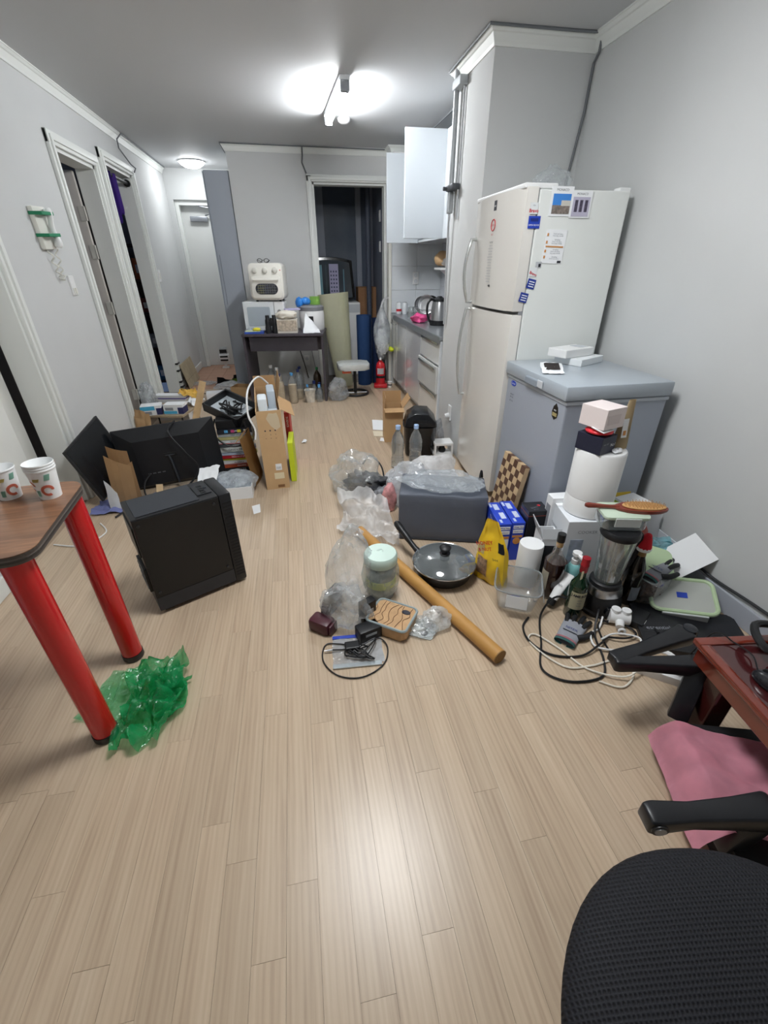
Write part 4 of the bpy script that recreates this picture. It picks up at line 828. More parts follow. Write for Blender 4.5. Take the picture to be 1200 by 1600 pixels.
# ---------------------------------------------------------------- monitors
def monitor(label, w, h, name='monitor'):
    return thing(name, label, 'monitor')
mo = monitor('large black monitor seen from behind, tilted on the floor', .63, .42); mo.location = (-.915, 2.985, .012); mo.rotation_euler = (radians(-7), radians(-3.2), radians(9))
mbk = M('monitor_back', '#16181d', .42)
W_, H_ = .32, .42
b = B().box(-W_, W_, 0, .022, 0, H_, bev=.004); b.mk('bezel', mbk, mo, True)
b = B(); o1 = [(-W_+.004, 0, .004), (W_-.004, 0, .004), (W_-.004, 0, H_-.004), (-W_+.004, 0, H_-.004)]; o2 = [(-W_+.11, -.035, .03), (W_-.11, -.035, .03), (W_-.11, -.035, H_-.085), (-W_+.11, -.035, H_-.085)]
A = [b.bm.verts.new(q) for q in o1]; C = [b.bm.verts.new(q) for q in o2]
for i in range(4): b.bm.faces.new((A[i], A[(i+1) % 4], C[(i+1) % 4], C[i]))
b.bm.faces.new(C); b.bm.faces.new(A[::-1]); b.mk('rear_shell', mbk, mo)
B().box(-W_+.02, W_-.02, .0222, .0232, .02, H_-.02).mk('screen', blackg, mo); B().box(-.045, .045, -.04, -.034, .20, .232, bev=.002).mk('mount_plate', black, mo)
B().tube([(-.01, -.042, .215), (.0, -.05, .17), (.01, -.055, .02)], .008, 8).tube([(-.03, -.042, .215), (.03, -.042, .215)], .005, 6).mk('stand_arm', M('stand_grey', '#3a3d42', .3, .4), mo, True)
B().box(.12, .19, -.0245, -.02, .035, .055).mk('rating_label', paper, mo)
for k in range(4): B().box(-.17+k*.03, -.15+k*.03, -.0362, -.034, .105, .112).mk('port', M('port_grey', '#6a6d72', .4, .5), mo)
m2 = monitor('smaller black monitor turned on its corner against the left wall', 0, 0, 'monitor')
Lc, Tc, Bc = Vector((-1.430, 2.72, .385)), Vector((-1.325, 3.03, .51)), Vector((-1.302, 2.70, .055))
ux = (Tc-Lc); uy = (Bc-Lc); nz = ux.cross(uy).normalized()
if nz.x < 0: nz = -nz
def pq(u, v, w): return Lc+ux*u+uy*v+nz*w
def slab(u0, u1, v0, v1, w0, w1):
    b = B(); a = [b.bm.verts.new(pq(u, v, w0)) for u, v in ((u0, v0), (u1, v0), (u1, v1), (u0, v1))]; c = [b.bm.verts.new(pq(u, v, w1)) for u, v in ((u0, v0), (u1, v0), (u1, v1), (u0, v1))]
    b.bm.faces.new(a[::-1]); b.bm.faces.new(c)
    for i in range(4): b.bm.faces.new((a[i], a[(i+1) % 4], c[(i+1) % 4], c[i]))
    return b
slab(0, 1, 0, 1, -.02, 0).mk('bezel', black, m2); slab(.03, .97, .03, .97, 0, .001).mk('screen', M('screen_black', '#101317', .22), m2); slab(.2, .8, .2, .8, -.035, -.02).mk('rear_shell', black, m2)
# ---------------------------------------------------------------- around the monitors
t = thing('paper_carrier_bag', 'brown paper bag propped between the two monitors', 'bag', (-1.20, 2.76, 0), radians(12)); 
B().sheet(lambda u, v: Vector((-.06+.13*u+.015*v, -.02-.02*sin(u*pi)+.03*v, .005+(.33-.09*u)*v)), 5, 5, .003).mk('panel', kraft, t); B().sheet(lambda u, v: Vector((-.03+.11*u, .03-.02*sin(u*pi)+.035*v, .005+(.37-.05*u)*v)), 5, 5, .003).mk('panel', kraft2, t); B().sheet(lambda u, v: Vector((.07+.02*u, -.02+.05*u+.03*v, .005+.25*v)), 3, 4, .003).mk('gusset', kraft2, t)
tag(crumpled('torn_paper', paper, None, [(-1.26, 2.66, .004), (-1.19, 2.64, .004), (-1.21, 2.70, .10), (-1.27, 2.71, .19)], 74, .006, 10, th=.001), 'torn white paper standing by the brown bag', 'paper')
tag(crumpled('blue_cloth', M('lavender_cloth', '#6f76a6', .9), None, [(-1.36, 2.60, .003), (-1.03, 2.62, .003), (-1.0, 2.80, .003), (-1.36, 2.78, .003)], 75, .022, 26), 'lavender blue cloth spread under the small monitor', 'cloth')
tag(crumpled('blue_cloth', M('indigo_cloth', '#4e5690', .9, var=.2, vs=20), None, [(-.80, 2.74, .003), (-.64, 2.72, .003), (-.62, 2.90, .003), (-.80, 2.90, .003)], 76, .03, 20), 'indigo cloth between the monitor and the white box', 'cloth')
tag(crumpled('kraft_sheet', kraft, None, [(-1.1, 2.60, .004), (-.82, 2.66, .004), (-.80, 2.82, .004), (-1.08, 2.78, .004)], 77, .008, 12), 'flat brown paper under the monitor cables', 'paper')
tag(B().box(-.02, .02, -.006, .006, 0, .10, bev=.001).mk('wood_block', M('pale_wood', '#d1b791', .6), None, False, (-.985, 2.74, .012), (radians(-20), radians(8), .2)), 'small pale wood piece with a hole under the monitor', 'wood')
cable('monitor_cable', 'black monitor cable hanging over the back of the large monitor', [(-.86, 3.02, .45), (-.89, 2.93, .40), (-.80, 2.885, .27), (-.74, 2.87, .16), (-.83, 2.82, .05), (-.98, 2.76, .012), (-1.12, 2.70, .010), (-1.2, 2.55, .010)], .006, black)
cable('monitor_cable', 'black cable plugged low into the large monitor', [(-1.06, 2.90, .13), (-1.09, 2.84, .09), (-1.08, 2.78, .03), (-1.0, 2.70, .012), (-.86, 2.70, .012), (-.76, 2.80, .012)], .006, black)
cable('monitor_cable', 'black cable lying flat from the brown bag to the tower', [(-1.1, 2.62, .014), (-.98, 2.56, .012), (-.88, 2.60, .012), (-.9, 2.48, .01), (-1.04, 2.36, .006)], .005, black)
cable('white_cable', 'thin white cord on the floor behind the red table leg', [(-1.44, 2.3, .005), (-1.28, 2.26, .005), (-1.2, 2.38, .005), (-1.27, 2.5, .005)], .004, white)
# ---------------------------------------------------------------- books, tray, cartons
bks = [(.035, '#1d2027', 'thick dark book with a pink tab', 'ROOTS'), (.026, '#b5502f', 'orange and black book', 'MACHINE'), (.03, '#dfe2e3', 'plain white book', 'ALGEBRA'), (.018, '#d4cf3f', 'yellow book', 'HOW TO DRAW'), (.026, '#b9232f', 'red book', 'REDLINE STORY'), (.02, '#b8c4d6', 'pale blue book', 'NOTES'), (.04, '#d9ddd9', 'thick white book', 'GREEN FIELD'), (.026, '#55585d', 'charcoal book', 'SYSTEMS'), (.03, '#dcdfe0', 'white book with red edge', 'WHITE CITY'), (.022, '#c9c489', 'khaki book', 'TRAVEL'), (.026, '#a8adb0', 'grey book', 'GREY HOUSE'), (.032, '#2a2c34', 'black book with bright lettering', 'COMIC 9')]
z = 0; rk = random.Random(5)
for k, (th, c, lab, ttl) in enumerate(bks):
    t = thing('book', lab+' in the stack behind the monitor', 'book', (-.515+rk.uniform(-.008, .008), 3.13+rk.uniform(-.006, .006), z), radians(rk.uniform(-3, 3)), 'stacked books'); cm = M('cover%d' % k, c, .5)
    B().box(-.12, .12, 0, .17, 0, .002).box(-.12, .12, 0, .17, th-.003, th-.001).box(-.12, .12, 0, .003, 0, th-.001).mk('cover', cm, t); B().box(-.117, .117, .003, .165, .002, th-.003).mk('pages', M('page_cream', '#e2ddcf', .8), t)
    dark = c in ('#1d2027', '#b9232f', '#55585d', '#2a2c34', '#b5502f'); text(ttl, th*.55, inkw if dark else ink, t, (.01, -.0006, th*.48), FRY, 'spine_title')
    if k in (2, 8): B().box(-.12, .12, -.0006, .0, .002, .006).mk('red_edge', inkr, t)
    if k == 11:
        for j, cc in enumerate(('#59a6d6', '#c2477c', '#e0d43a', '#eceef0')): B().box(-.07+j*.045, -.045+j*.045, -.0008, 0, .006, .026).mk('spine_picture', M('pic'+cc, cc, .5), t)
    z += th
ty = thing('cable_tray', 'open black tray of cables tilted on top of the books', 'tray', (-.525, 3.32, z+.075), rot=(radians(14), radians(14), radians(-38)))
b = B(); sx, sy, hh = .165, .12, .065
b.box(-sx, sx, -sy, sy, 0, .006).box(-sx, sx, -sy, -sy+.012, 0, hh).box(-sx, sx, sy-.012, sy, 0, hh).box(-sx, -sx+.012, -sy, sy, 0, hh).box(sx-.012, sx, -sy, sy, 0, hh); b.mk('tray_body', black, ty)
B().box(-sx+.012, sx-.012, -sy+.012, sy-.012, .006, .014).mk('tray_liner', M('liner_pale', '#c3ccd2', .4), ty)
rk = random.Random(3)
for k in range(4):
    p = [(rk.uniform(-.10, .11), rk.uniform(-.08, .07), .03+.012*k) for _ in range(6)]; tag_ = B().tube(spline(p, 6), .006, 6).mk('coiled_cable', black, ty, True)
B().box(.0, .07, -.05, .0, .02, .05, bev=.006).mk('adapter', black, ty); B().box(.04, .08, .02, .05, .03, .045).mk('connector', M('connector_grey', '#b5bac0', .3), ty)
cable('power_lead', 'black lead drooping from the cable tray over the books', [(-.62, 3.10, z+.09), (-.64, 3.09, z-.02), (-.57, 3.085, z-.10), (-.48, 3.085, z-.11), (-.42, 3.09, z-.03), (-.43, 3.12, z+.06)], .006, black)
tag(B().box(-.12, .12, -.10, .10, 0, .06, bev=.004).mk('black_case', blackm, None, False, (-.52, 3.25, z), (0, 0, .1)), 'flat black case between the books and the cable tray', 'case')
ct = thing('monitor_carton', 'tall brown carton with open flaps and foam inside, beside the books', 'carton', (-.225, 2.776, 0), radians(4.5)); cw, cd, chh = .078, .66, .55
b = B(); th = .005
b.box(-cw, cw, 0, cd, 0, th).box(-cw, cw, 0, th, th, chh).box(-cw, cw, cd-th, cd, th, chh).box(-cw, -cw+th, th, cd-th, th, chh).box(cw-th, cw, th, cd-th, th, chh); b.mk('carton_body', kraft, ct)
B().box(-.001, .001, 0, cd*.55, 0, .13, T(cw, cd*.42, chh)@RY(radians(12))).mk('flap', kraft2, ct); B().box(-.001, .001, 0, .34, 0, .10, T(cw, .02, chh)@RY(radians(122))).mk('flap', kraft2, ct); B().box(-cw, cw, -.001, .001, 0, .08, T(0, cd, chh)@RX(radians(-10))).mk('flap', kraft2, ct)
B().prism([(-.02, .50), (.0, .535), (.03, .53), (.05, .535), (.06, .50), (.065, .44), (.035, .42), (.005, .45)], 0, .0012, RX(pi/2)).mk('torn_patch', M('torn_pale', '#cdbd9f', .85), ct)
for i in range(3):
    for j in range(3):
        if j == 0: B().cyl((-.035+i*.032, -.001, .42-j*.03), (-.035+i*.032, 0, .42-j*.03), .005).mk('symbol', ink, ct)
        else: text('+=o:xv'[(i+j*3) % 6], .016, ink, ct, (-.035+i*.032, -.0012, .42-j*.026), FRY, 'symbol')
B().box(.0, .04, -.0012, 0, .14, .185).mk('white_label', paper, ct); text('||||||', .02, ink, ct, (.02, -.002, .158), FRY, 'barcode'); B().box(-.015, .05, -.0012, 0, .075, .12).mk('cream_label', M('label_cream', '#e2d6b4', .7), ct); B().box(.0, .045, -.0012, 0, .01, .03).mk('tape', MATS['brown_tape'], ct)
fo_ = M('foam_white', '#dfe6ea', .7); B().box(-.065, .065, .02, .30, .35, .50, bev=.01).mk('foam_block', fo_, ct, True); B().box(-.06, .0, .10, .25, .50, .60, bev=.012).mk('foam_block', fo_, ct, True); B().box(.005, .06, .22, .42, .46, .62, bev=.012).mk('foam_block', M('foam_grey', '#b4bfc9', .6), ct, True); B().box(-.07, .07, .012, .04, .49, .52).mk('film_edge', M('silver_film', '#c7ccd0', .3, .3), ct)
cable('white_hose', 'white hose arching out of the tall carton', [(-.24, 3.3, .60), (-.30, 3.25, .66), (-.36, 3.05, .62), (-.365, 2.9, .50), (-.325, 2.82, .42), (-.33, 2.79, .36)], .0065, white)
en = thing('padded_envelope', 'brown padded envelope leaning between books and tall carton', 'envelope', (-.362, 2.83, 0), radians(-8))
B().sheet(lambda u, v: Vector((-.022+.045*v*0-.055*v+.012*sin(pi*u), .0+.26*u, .003+.345*v)), 7, 7, .018).mk('sleeve', M('envelope_kraft', '#b08a58', .7, var=.08), en, True); B().sheet(lambda u, v: Vector((-.077-.04*v, .0+.26*u, .348-.03*v)), 4, 3, .002).mk('flap', kraft, en)
t = thing('lever_folder', 'lime yellow folder standing at the right of the tall carton', 'folder', (-.118, 2.875, 0), radians(-2)); B().box(-.018, .018, 0, .24, 0, .29, bev=.002).mk('cover', M('lime_cover', '#cbdc2e', .5), t); B().box(-.014, .014, .235, .242, .005, .285).mk('pages', MATS['page_cream'], t)
t = thing('red_book', 'red book standing behind the lime yellow folder', 'book', (-.128, 3.125, 0), radians(-2)); B().box(-.018, .018, 0, .2, 0, .43, bev=.002).mk('cover', M('book_red', '#c23a3a', .5), t); text('SCIENCE', .02, inkw, t, (0, -.001, .36), (pi/2, pi/2, 0)); B().box(-.014, .014, .195, .202, .005, .425).mk('pages', MATS['page_cream'], t)
wb = openbox('white_carton', 'shallow white open carton beside the black tower', (-.56, 2.79, 0), radians(1), .17, .125, .085, paper)
bagobj('bubble_wrap', 'bubble wrap bundle sitting in the shallow white carton', 'wrap', (-.50, 2.79, .006), (.14, .10, .16), film('bubble_film', '#dfe5ea', .5, .12, 60), 81, amp=.18)
tag(crumpled('paper_sheets', paper, None, [(-.74, 2.70, .09), (-.62, 2.68, .10), (-.60, 2.88, .16), (-.74, 2.90, .14)], 82, .012, 12), 'white printed papers on the shallow carton corner', 'papers')
tag(crumpled('paper_scrap', paper, None, [(-.055, 3.62, .003), (-.01, 3.63, .003), (.0, 3.68, .003), (-.03, 3.70, .003)], 83, .015, 8), 'torn white paper scrap alone on the middle of the floor', 'scrap')
tag(B().prism([(-.37, 2.44), (-.33, 2.46), (-.34, 2.57), (-.39, 2.55)], .001, .002).mk('paper_scrap', paper), 'white paper corner on the floor behind the tower', 'scrap')
# ---------------------------------------------------------------- tower
pc = thing('computer_tower', 'black computer tower standing askew on the floor', 'computer', (-.708, 1.60, 0), radians(27.5)); pcm = M('tower_black', '#1a1b1e', .42, var=.08, vs=6); pct = M('tower_top', '#2a2c31', .5)
Lx, Dy, Hz = .40, .205, .485
B().box(0, Lx-.055, .0, Dy, .02, Hz, bev=.004).mk('chassis', pcm, pc); B().box(.004, Lx-.058, -.003, .0, .095, Hz-.006, bev=.001).mk('side_panel', M('panel_black', '#17181a', .38, var=.12, vs=5), pc); B().box(.0, Lx-.055, -.002, 0, .022, .092).mk('lower_band', pct, pc)
fp = B().box(Lx-.055, Lx, -.002, Dy+.002, .012, Hz+.002, bev=.01).mk('front_panel', pcm, pc, True)
for k in range(24): B().box(Lx-.045, Lx-.008, -.0035, -.002, .05+k*.017, .056+k*.017).mk('vent_slot', blackm, fp)
B().box(.02, Lx-.13, .015, Dy-.015, Hz, Hz+.003, bev=.001).mk('top_filter', M('filter_mesh', '#303338', .8, bump=.04, bs=400), pc)
io = B().box(Lx-.125, Lx-.065, .05, .16, Hz, Hz+.004).mk('port_strip', M('port_black', '#1f2125', .35), pc)
for k in range(4): B().box(Lx-.105, Lx-.085, .06+k*.024, .072+k*.024, Hz+.004, Hz+.0055).mk('port', blackg, io)
B().cyl((Lx-.075, .11, Hz+.004), (Lx-.075, .11, Hz+.007), .008).mk('power_button', pct, io)
for x, z in ((.02, Hz-.03), (Lx-.08, Hz-.03), (.02, .12), (Lx-.08, .12)): B().cyl((x, -.003, z), (x, -.009, z), .006, n=10).mk('thumb_screw', M('screw_grey', '#3b3d40', .4, .5), pc, True)
B().box(-.012, 0, .02, .16, .12, .24, bev=.002).mk('expansion_bracket', M('bracket_dark', '#2b2d31', .4, .5), pc); B().box(-.006, 0, .02, .19, .30, .44).mk('rear_plate', MATS['bracket_dark'], pc)
for k in range(4): B().box(-.0145, -.012, .03, .15, .135+k*.026, .14+k*.026).mk('slot_cover', MATS['port_grey'], pc)
for x in (.04, Lx-.06):
    for y in (.02, Dy-.05): B().box(x-.02, x+.02, y, y+.03, 0, .02, bev=.003).mk('foot', black, pc)
# ---------------------------------------------------------------- centre of the floor
gbx = thing('storage_bag', 'large dark grey fabric storage box under clear plastic', 'storage box', (.455, 2.0, 0), radians(-17)); gfm = M('grey_fabric', '#5b606b', .55, var=.05, vs=6, bump=.15, bs=25)
def gb_fn(u, v):
    return None
b = B().box(0, .475, 0, .27, 0, .285, bev=.012)
bmesh.ops.subdivide_edges(b.bm, edges=b.bm.edges[:], cuts=4, use_grid_fill=True)
for v in b.bm.verts:
    n = mn.noise(v.co*7)*.012; v.co.z += n*.8 if v.co.z > .1 else 0; v.co.y += n*.6 if v.co.z > .02 else 0
b.mk('fabric_body', gfm, gbx, True); B().box(.0, .475, -.003, .0, .006, .016).mk('hem', M('hem_dark', '#3d4148', .6), gbx)
B().tube(spline([(.44, .20, .29), (.45, .235, .335), (.46, .25, .29)], 6), .006, 6).mk('strap', blackm, gbx, True)
blobs = [('plastic_bag', 'clear crumpled plastic draped over the grey storage box', (.72, 2.05, .292), (.20, .12, .055), clear, 91, -.3, .35), ('plastic_bag', 'clear bag with dark cables at the far left of the centre pile', (.30, 2.64, 0), (.145, .12, .27), film('bag_clear_b', '#eef2f5', .22, .1, 26), 92, .2, .5)]
for nm, lab, loc, sz, mt, sd, rz, am in blobs: bagobj(nm, lab, 'bag', loc, sz, mt, sd, rz, amp=am, fr=2.6)
kb_ = bagobj('cable_bundle', 'dark bundle of folded cables and straps in the clear bag', 'bundle', (.37, 2.58, .02), (.13, .07, .13), M('bundle_dark', '#2c2e33', .5, var=.3, vs=30), 93, -.5, amp=.45, fr=3.5)
cable('power_lead', 'black lead looping above the cable bundle', [(.36, 2.72, .16), (.42, 2.76, .20), (.48, 2.66, .16), (.49, 2.58, .06)], .006, black)
bagobj('patterned_pouch', 'grey patterned pouch at the edge of the cable bundle', 'pouch', (.46, 2.44, 0), (.07, .05, .12), M('pouch_grey', '#7d8085', .4, var=.55, vs=35), 94, amp=.25, sub=3)
bagobj('carrier_bag', 'white carrier bag standing behind the grey storage box', 'bag', (.82, 2.60, 0), (.17, .12, .23), whitebag, 95, .2, amp=.26, fr=2.2)
bagobj('carrier_bag', 'white carrier bag lying left of the water bottles', 'bag', (.56, 2.55, 0), (.08, .11, .17), whitebag, 96, .5, amp=.28, fr=2.2)
bagobj('carrier_bag', 'clear-white carrier bag slumped over the storage box corner', 'bag', (.60, 2.37, .0), (.13, .07, .32), milk, 97, -.3, amp=.25)
tag(crumpled('carrier_bag', film('white_bag_thin', '#eef0f2', .62, .3, 22), None, [(.13, 2.10, .004), (.42, 1.90, .004), (.44, 2.20, .13), (.17, 2.42, .10)], 98, .06, 34), 'thin white carrier bag spread beside the storage box', 'bag')
bagobj('snack_packet', 'red and white packet beside the grey storage box', 'packet', (.47, 2.33, 0), (.045, .035, .20), M('packet_red', '#c98f90', .4, var=.6, vs=22), 99, amp=.18, sub=3)
# water bottles, waste bin, carton
wbp = [(0, 0), (.038, 0), (.045, .008), (.046, .03), (.043, .037), (.046, .044), (.043, .051), (.046, .06), (.043, .067), (.046, .075), (.043, .085), (.041, .12), (.045, .15), (.043, .16), (.046, .17), (.043, .18), (.046, .19), (.044, .21), (.034, .245), (.018, .275), (.014, .285), (.014, .295)]
water = M('water', '#f4f8fa', .0, trans=1., ior=1.33)
bottle('full water bottle with pale blue cap, left of the pair', (.66, 2.96, 0), M('cap_pale', '#a9c6ee', .4), water, .28, prof=wbp, s=1.06, group='water bottles')
bottle('part-empty water bottle with pale blue cap, right of the pair', (.795, 2.95, 0), MATS['cap_pale'], water, .13, prof=wbp, s=1.06, group='water bottles')
bi = thing('waste_bin', 'black plastic swing-lid waste bin behind the water bottles', 'bin', (.90, 3.24, 0), radians(-12))
B().lathe([(0, 0), (.10, 0), (.115, .02), (.13, .24), (.135, .25), (0, .25)], 40, sq=.5).mk('bin_body', blackg, bi, True)
B().prism([(-.125, .25), (.125, .25), (.12, .29), (.06, .355), (-.04, .36), (-.105, .32)], -.125, .125, RX(pi/2), bev=.012).mk('swing_lid', M('lid_black', '#1b1c20', .25), bi, True)
B().box(-.05, .05, -.128, -.126, .28, .31).mk('lid_edge', black, bi)
cbx = openbox('brown_carton', 'small brown carton with open flaps behind the waste bin', (.755, 3.60, 0), radians(-6), .08, .09, .30, kraft, kraft2, flaps=(('l', radians(-8), .09), ('r', radians(35), .1), ('b', radians(10), .10), ('f', radians(100), .08)))
tag(B().prism([(.62, 3.86), (.80, 3.80), (.82, 4.10), (.66, 4.16)], .001, .003).mk('flat_card', paper), 'flat white card on the floor beyond the brown carton', 'card'); tag(B().prism([(.60, 3.68), (.69, 3.66), (.71, 3.80), (.61, 3.82)], .001, .004).mk('flat_card', M('card_cream', '#d9cfb8', .8)), 'cream card flat on the floor left of the brown carton', 'card'); tag(B().prism([(.63, 3.56), (.68, 3.53), (.685, 3.62), (.655, 3.64)], .001, .002).mk('paper_scrap', paper), 'white scrap at the left foot of the brown carton', 'scrap')
ws = thing('floor_rack', 'low white plastic rack between waste bin and fridge', 'rack', (1.06, 3.12, 0), radians(-4))
for z in (.02, .11): B().box(-.075, .075, -.06, .06, z, z+.022, bev=.005).mk('shelf', white, ws)
for x in (-.068, .068):
    for y in (-.052, .052): B().box(x-.007, x+.007, y-.007, y+.007, 0, .112).mk('post', white, ws)
B().lathe([(0, .042), (.025, .042), (.03, .06), (.018, .09), (0, .092)], 16).mk('castor', black, ws, True)
bagobj('plastic_bag', 'grey plastic bag wedged behind the waste bin', 'bag', (1.07, 3.28, .0), (.04, .06, .26), film('bag_smoke', '#b9bcc0', .6, .2, 30), 101, amp=.3, sub=3)
# frying pan with lid
fp_ = thing('frying_pan', 'black frying pan with glass lid in front of the storage box', 'pan', (.61, 1.645, 0), radians(0)); pnm = M('pan_black', '#1c1d20', .4)
B().lathe([(0, .0), (.115, 0), (.13, .01), (.153, .07), (.156, .075), (.151, .072), (.127, .013), (0, .006)], 40).mk('pan_body', pnm, fp_, True)
B().lathe([(.157, .076), (.1585, .08), (.155, .084), (.151, .081)], 40).mk('lid_rim', chrome, fp_, True)
B().lathe([(.152, .082), (.13, .098), (.09, .112), (.045, .12), (.0, .122)], 40).mk('glass_lid', glass('lid_glass', '#8f9698', .35, .04), fp_, True)
B().lathe([(0, .12), (.024, .12), (.026, .126), (.014, .132), (.014, .142), (.027, .15), (.029, .16), (.02, .168), (0, .17)], 20).mk('lid_knob', black, fp_, True); B().lathe([(.006, .1065), (.008, .109), (.004, .109)], 12, c=(.07, -.06, 0)).mk('steam_vent', chrome, fp_, True)
B().tube(spline([(-.10, .115, .068), (-.12, .145, .085), (-.155, .215, .125), (-.185, .285, .155)], 5), [.016]*4+[.014]*4+[.017]*4+[.02, .019, .018, .012], 10).mk('handle', pnm, fp_, True)
tb_ = thing('cardboard_tube', 'long brown cardboard tube lying diagonally on the floor', 'tube', (0, 0, 0)); a_, c_ = Vector((.655, 1.065, .031)), Vector((.245, 2.075, .031))
dd = (c_-a_).normalized(); B().cyl(a_, c_, .03, n=28, caps=False).cyl(a_, c_, .027, n=28, caps=False).mk('tube_wall', M('tube_kraft', '#b98a4a', .55, var=.06, vs=8), tb_, True)
for p, q in ((a_+dd*.004, a_+dd*.008), (c_-dd*.008, c_-dd*.004)): B().cyl(p, q, .027, n=24).mk('end_plug', M('plug_dark', '#55585a', .6), tb_)
for p, s in ((a_, 1), (c_, -1)): B().lathe([(.027, 0), (.0302, 0), (.0302, .004), (.027, .004)], 24, mat=T(p)@(dd*s).to_track_quat('Z', 'Y').to_matrix().to_4x4()).mk('rim', M('rim_kraft', '#8b6a3c', .7), tb_)
jr = thing('wrapped_tub', 'pale green-lidded tub tied up in a clear bag', 'tub', (.275, 1.56, 0)); B().lathe([(0, .0), (.062, 0), (.066, .02), (.07, .19), (0, .19)], 28).mk('tub_body', M('tub_smoke', '#7f8a90', .2, var=.3, vs=9), jr, True); B().lathe([(.074, .185), (.076, .19), (.076, .225), (.07, .235), (0, .237)], 28).mk('lid', M('lid_mint', '#c4d9cf', .35), jr, True); B().lathe([(.0705, .07), (.0715, .08), (.0715, .10), (.0705, .11)], 28).mk('tape_band', M('tape_lime', '#c6cf7a', .4), jr, True)
blob(.085, .085, .255, 111, amp=.06, fr=4).mk('bag_film', film('tub_film', '#dfe9e6', .3, .1, 30), jr, True)
bagobj('plastic_bag', 'tall clear bag with a knotted neck left of the green-lidded tub', 'bag', (.145, 1.55, 0), (.095, .075, .40), film('bag_tall', '#eef2f5', .22, .12, 26), 112, .3, amp=.36, fr=2.8, neck=.3)
bagobj('plastic_bag', 'clear bag spilling small black gadgets behind the burgundy case', 'bag', (.095, 1.395, 0), (.09, .065, .20), film('bag_spill', '#eef2f5', .25, .12, 30), 113, -.4, amp=.42)
for k, (x, y, z, rz, sx, sy, sz, lab) in enumerate(((.05, 1.50, .0, .9, .045, .018, .11, 'black gadget poking from the clear bag, upper left'), (.015, 1.45, .0, 1.2, .04, .015, .09, 'black gadget poking from the clear bag, lower left'), (.175, 1.30, 0, .3, .05, .03, .06, 'black adapter beside the cork pouch'), (.185, 1.385, 0, .5, .035, .02, .12, 'black remote standing behind the cork pouch'))):
    t = thing('gadget', lab, 'gadget', (x, y, z), rz, 'black gadgets by the clear bag'); B().box(-sx, sx, -sy, sy, 0, sz, bev=.006).mk('case', black, t, True); B().box(-sx*.5, sx*.5, -sy-.001, -sy, sz*.5, sz*.7).mk('label', M('label_silver', '#aab0b5', .4), t)
cp = thing('cork_pouch', 'cork-patterned pouch with grey piping and oval badge', 'pouch', (.285, 1.345, 0), radians(-36)); ckm = M('cork', '#c49f76', .75, var=.12, vs=30)
B().prism(rrect(-.09, .09, -.075, .075, .02), .002, .06, bev=.012).mk('pouch_body', ckm, cp, True); B().tube([(x, y, .058) for x, y in rrect(-.09, .09, -.075, .075, .02)], .006, 6, True).mk('piping', M('piping_grey', '#93a0a2', .6), cp, True)
B().lathe([(0, 0), (1, 0), (.9, .003), (0, .003)], 20, mat=T(.05, .035, .060)@Matrix.Diagonal((.02, .013, 1, 1))).mk('oval_badge', M('badge_dark', '#2b2c38', .4), cp, True)
rk = random.Random(8)
for k in range(7):
    x0 = -.08+k*.024; p = [(x0+rk.uniform(-.012, .012), -.065+.13*j/5, .0612) for j in range(6)]; B().tube(spline(p, 4), .0012, 4).mk('printed_line', M('line_brown', '#6b4a30', .7), cp)
bc = thing('leather_case', 'small burgundy leather case on the floor', 'case', (-.008, 1.375, 0), radians(-38)); lm_ = M('burgundy', '#4a1f2a', .4, bump=.03, bs=200)
B().box(-.055, .045, -.034, .034, 0, .062, bev=.014).mk('case_body', lm_, bc, True); B().box(.046, .056, -.026, .026, .004, .055, bev=.004).mk('end_flap', lm_, bc, True); B().box(.0445, .047, -.018, .018, .006, .03).mk('opening', blackm, bc)
tp_ = thing('cable_pack', 'coiled cable in a clear pack with a printed card', 'pack', (.40, 1.295, 0), radians(-30)); B().prism(rrect(-.06, .06, -.05, .05, .015), .001, .004).mk('card', M('pack_card', '#d3d6d2', .6), tp_); B().tube([(.035*cos(k*.5)-.015, .03*sin(k*.5), .010+.0006*k) for k in range(26)], .004, 6).mk('coil', M('coil_pale', '#c9c8bd', .5), tp_, True); B().cyl((.02, -.02, .004), (.02, -.02, .006), .016).mk('print_ring', ink, tp_); B().prism(rrect(.005, .05, .01, .045, .004), .004, .0055).mk('print_block', M('print_slate', '#5b5f66', .6), tp_)
blob(.07, .058, .04, 115, amp=.12).mk('bag_film', clear, tp_, True)
bagobj('plastic_bag', 'small crumpled clear bag right of the coiled cable pack', 'bag', (.47, 1.31, 0), (.06, .05, .08), film('bag_small', '#eceff0', .42, .15, 34), 116, .4, amp=.32, sub=3)
zb = thing('zip_bag', 'flat silver zip bag with blue strip under the cable tangle', 'bag', (.12, 1.23, 0), radians(-4)); crumpled('film', film('zip_film', '#cfd6de', .6, .08, 40), zb, [(-.10, -.07, .002), (.10, -.07, .002), (.10, .07, .002), (-.10, .07, .002)], 117, .006, 20); B().box(-.10, .10, .066, .082, .003, .007).mk('zip_strip', M('zip_blue', '#2f49b8', .4), zb); B().box(-.10, .09, -.085, -.066, .003, .008).mk('silver_edge', M('foil_silver', '#c3cdd2', .2, .6), zb)
tn = thing('usb_cable', 'tangled black USB cable with a wide loop on the floor', 'cable', (0, 0, 0)); rk = random.Random(12)
p = [(.02, 1.24, .014), (.07, 1.235, .012)]+[(.13+rk.uniform(-.065, .07), 1.215+rk.uniform(-.055, .05), .014+.003*(k % 5)) for k in range(22)]+[(.21, 1.27, .012), (.24, 1.22, .008), (.21, 1.14, .005), (.12, 1.095, .005), (.03, 1.12, .005), (-.02, 1.20, .005), (-.005, 1.28, .005), (.05, 1.27, .010), (.08, 1.25, .018)]
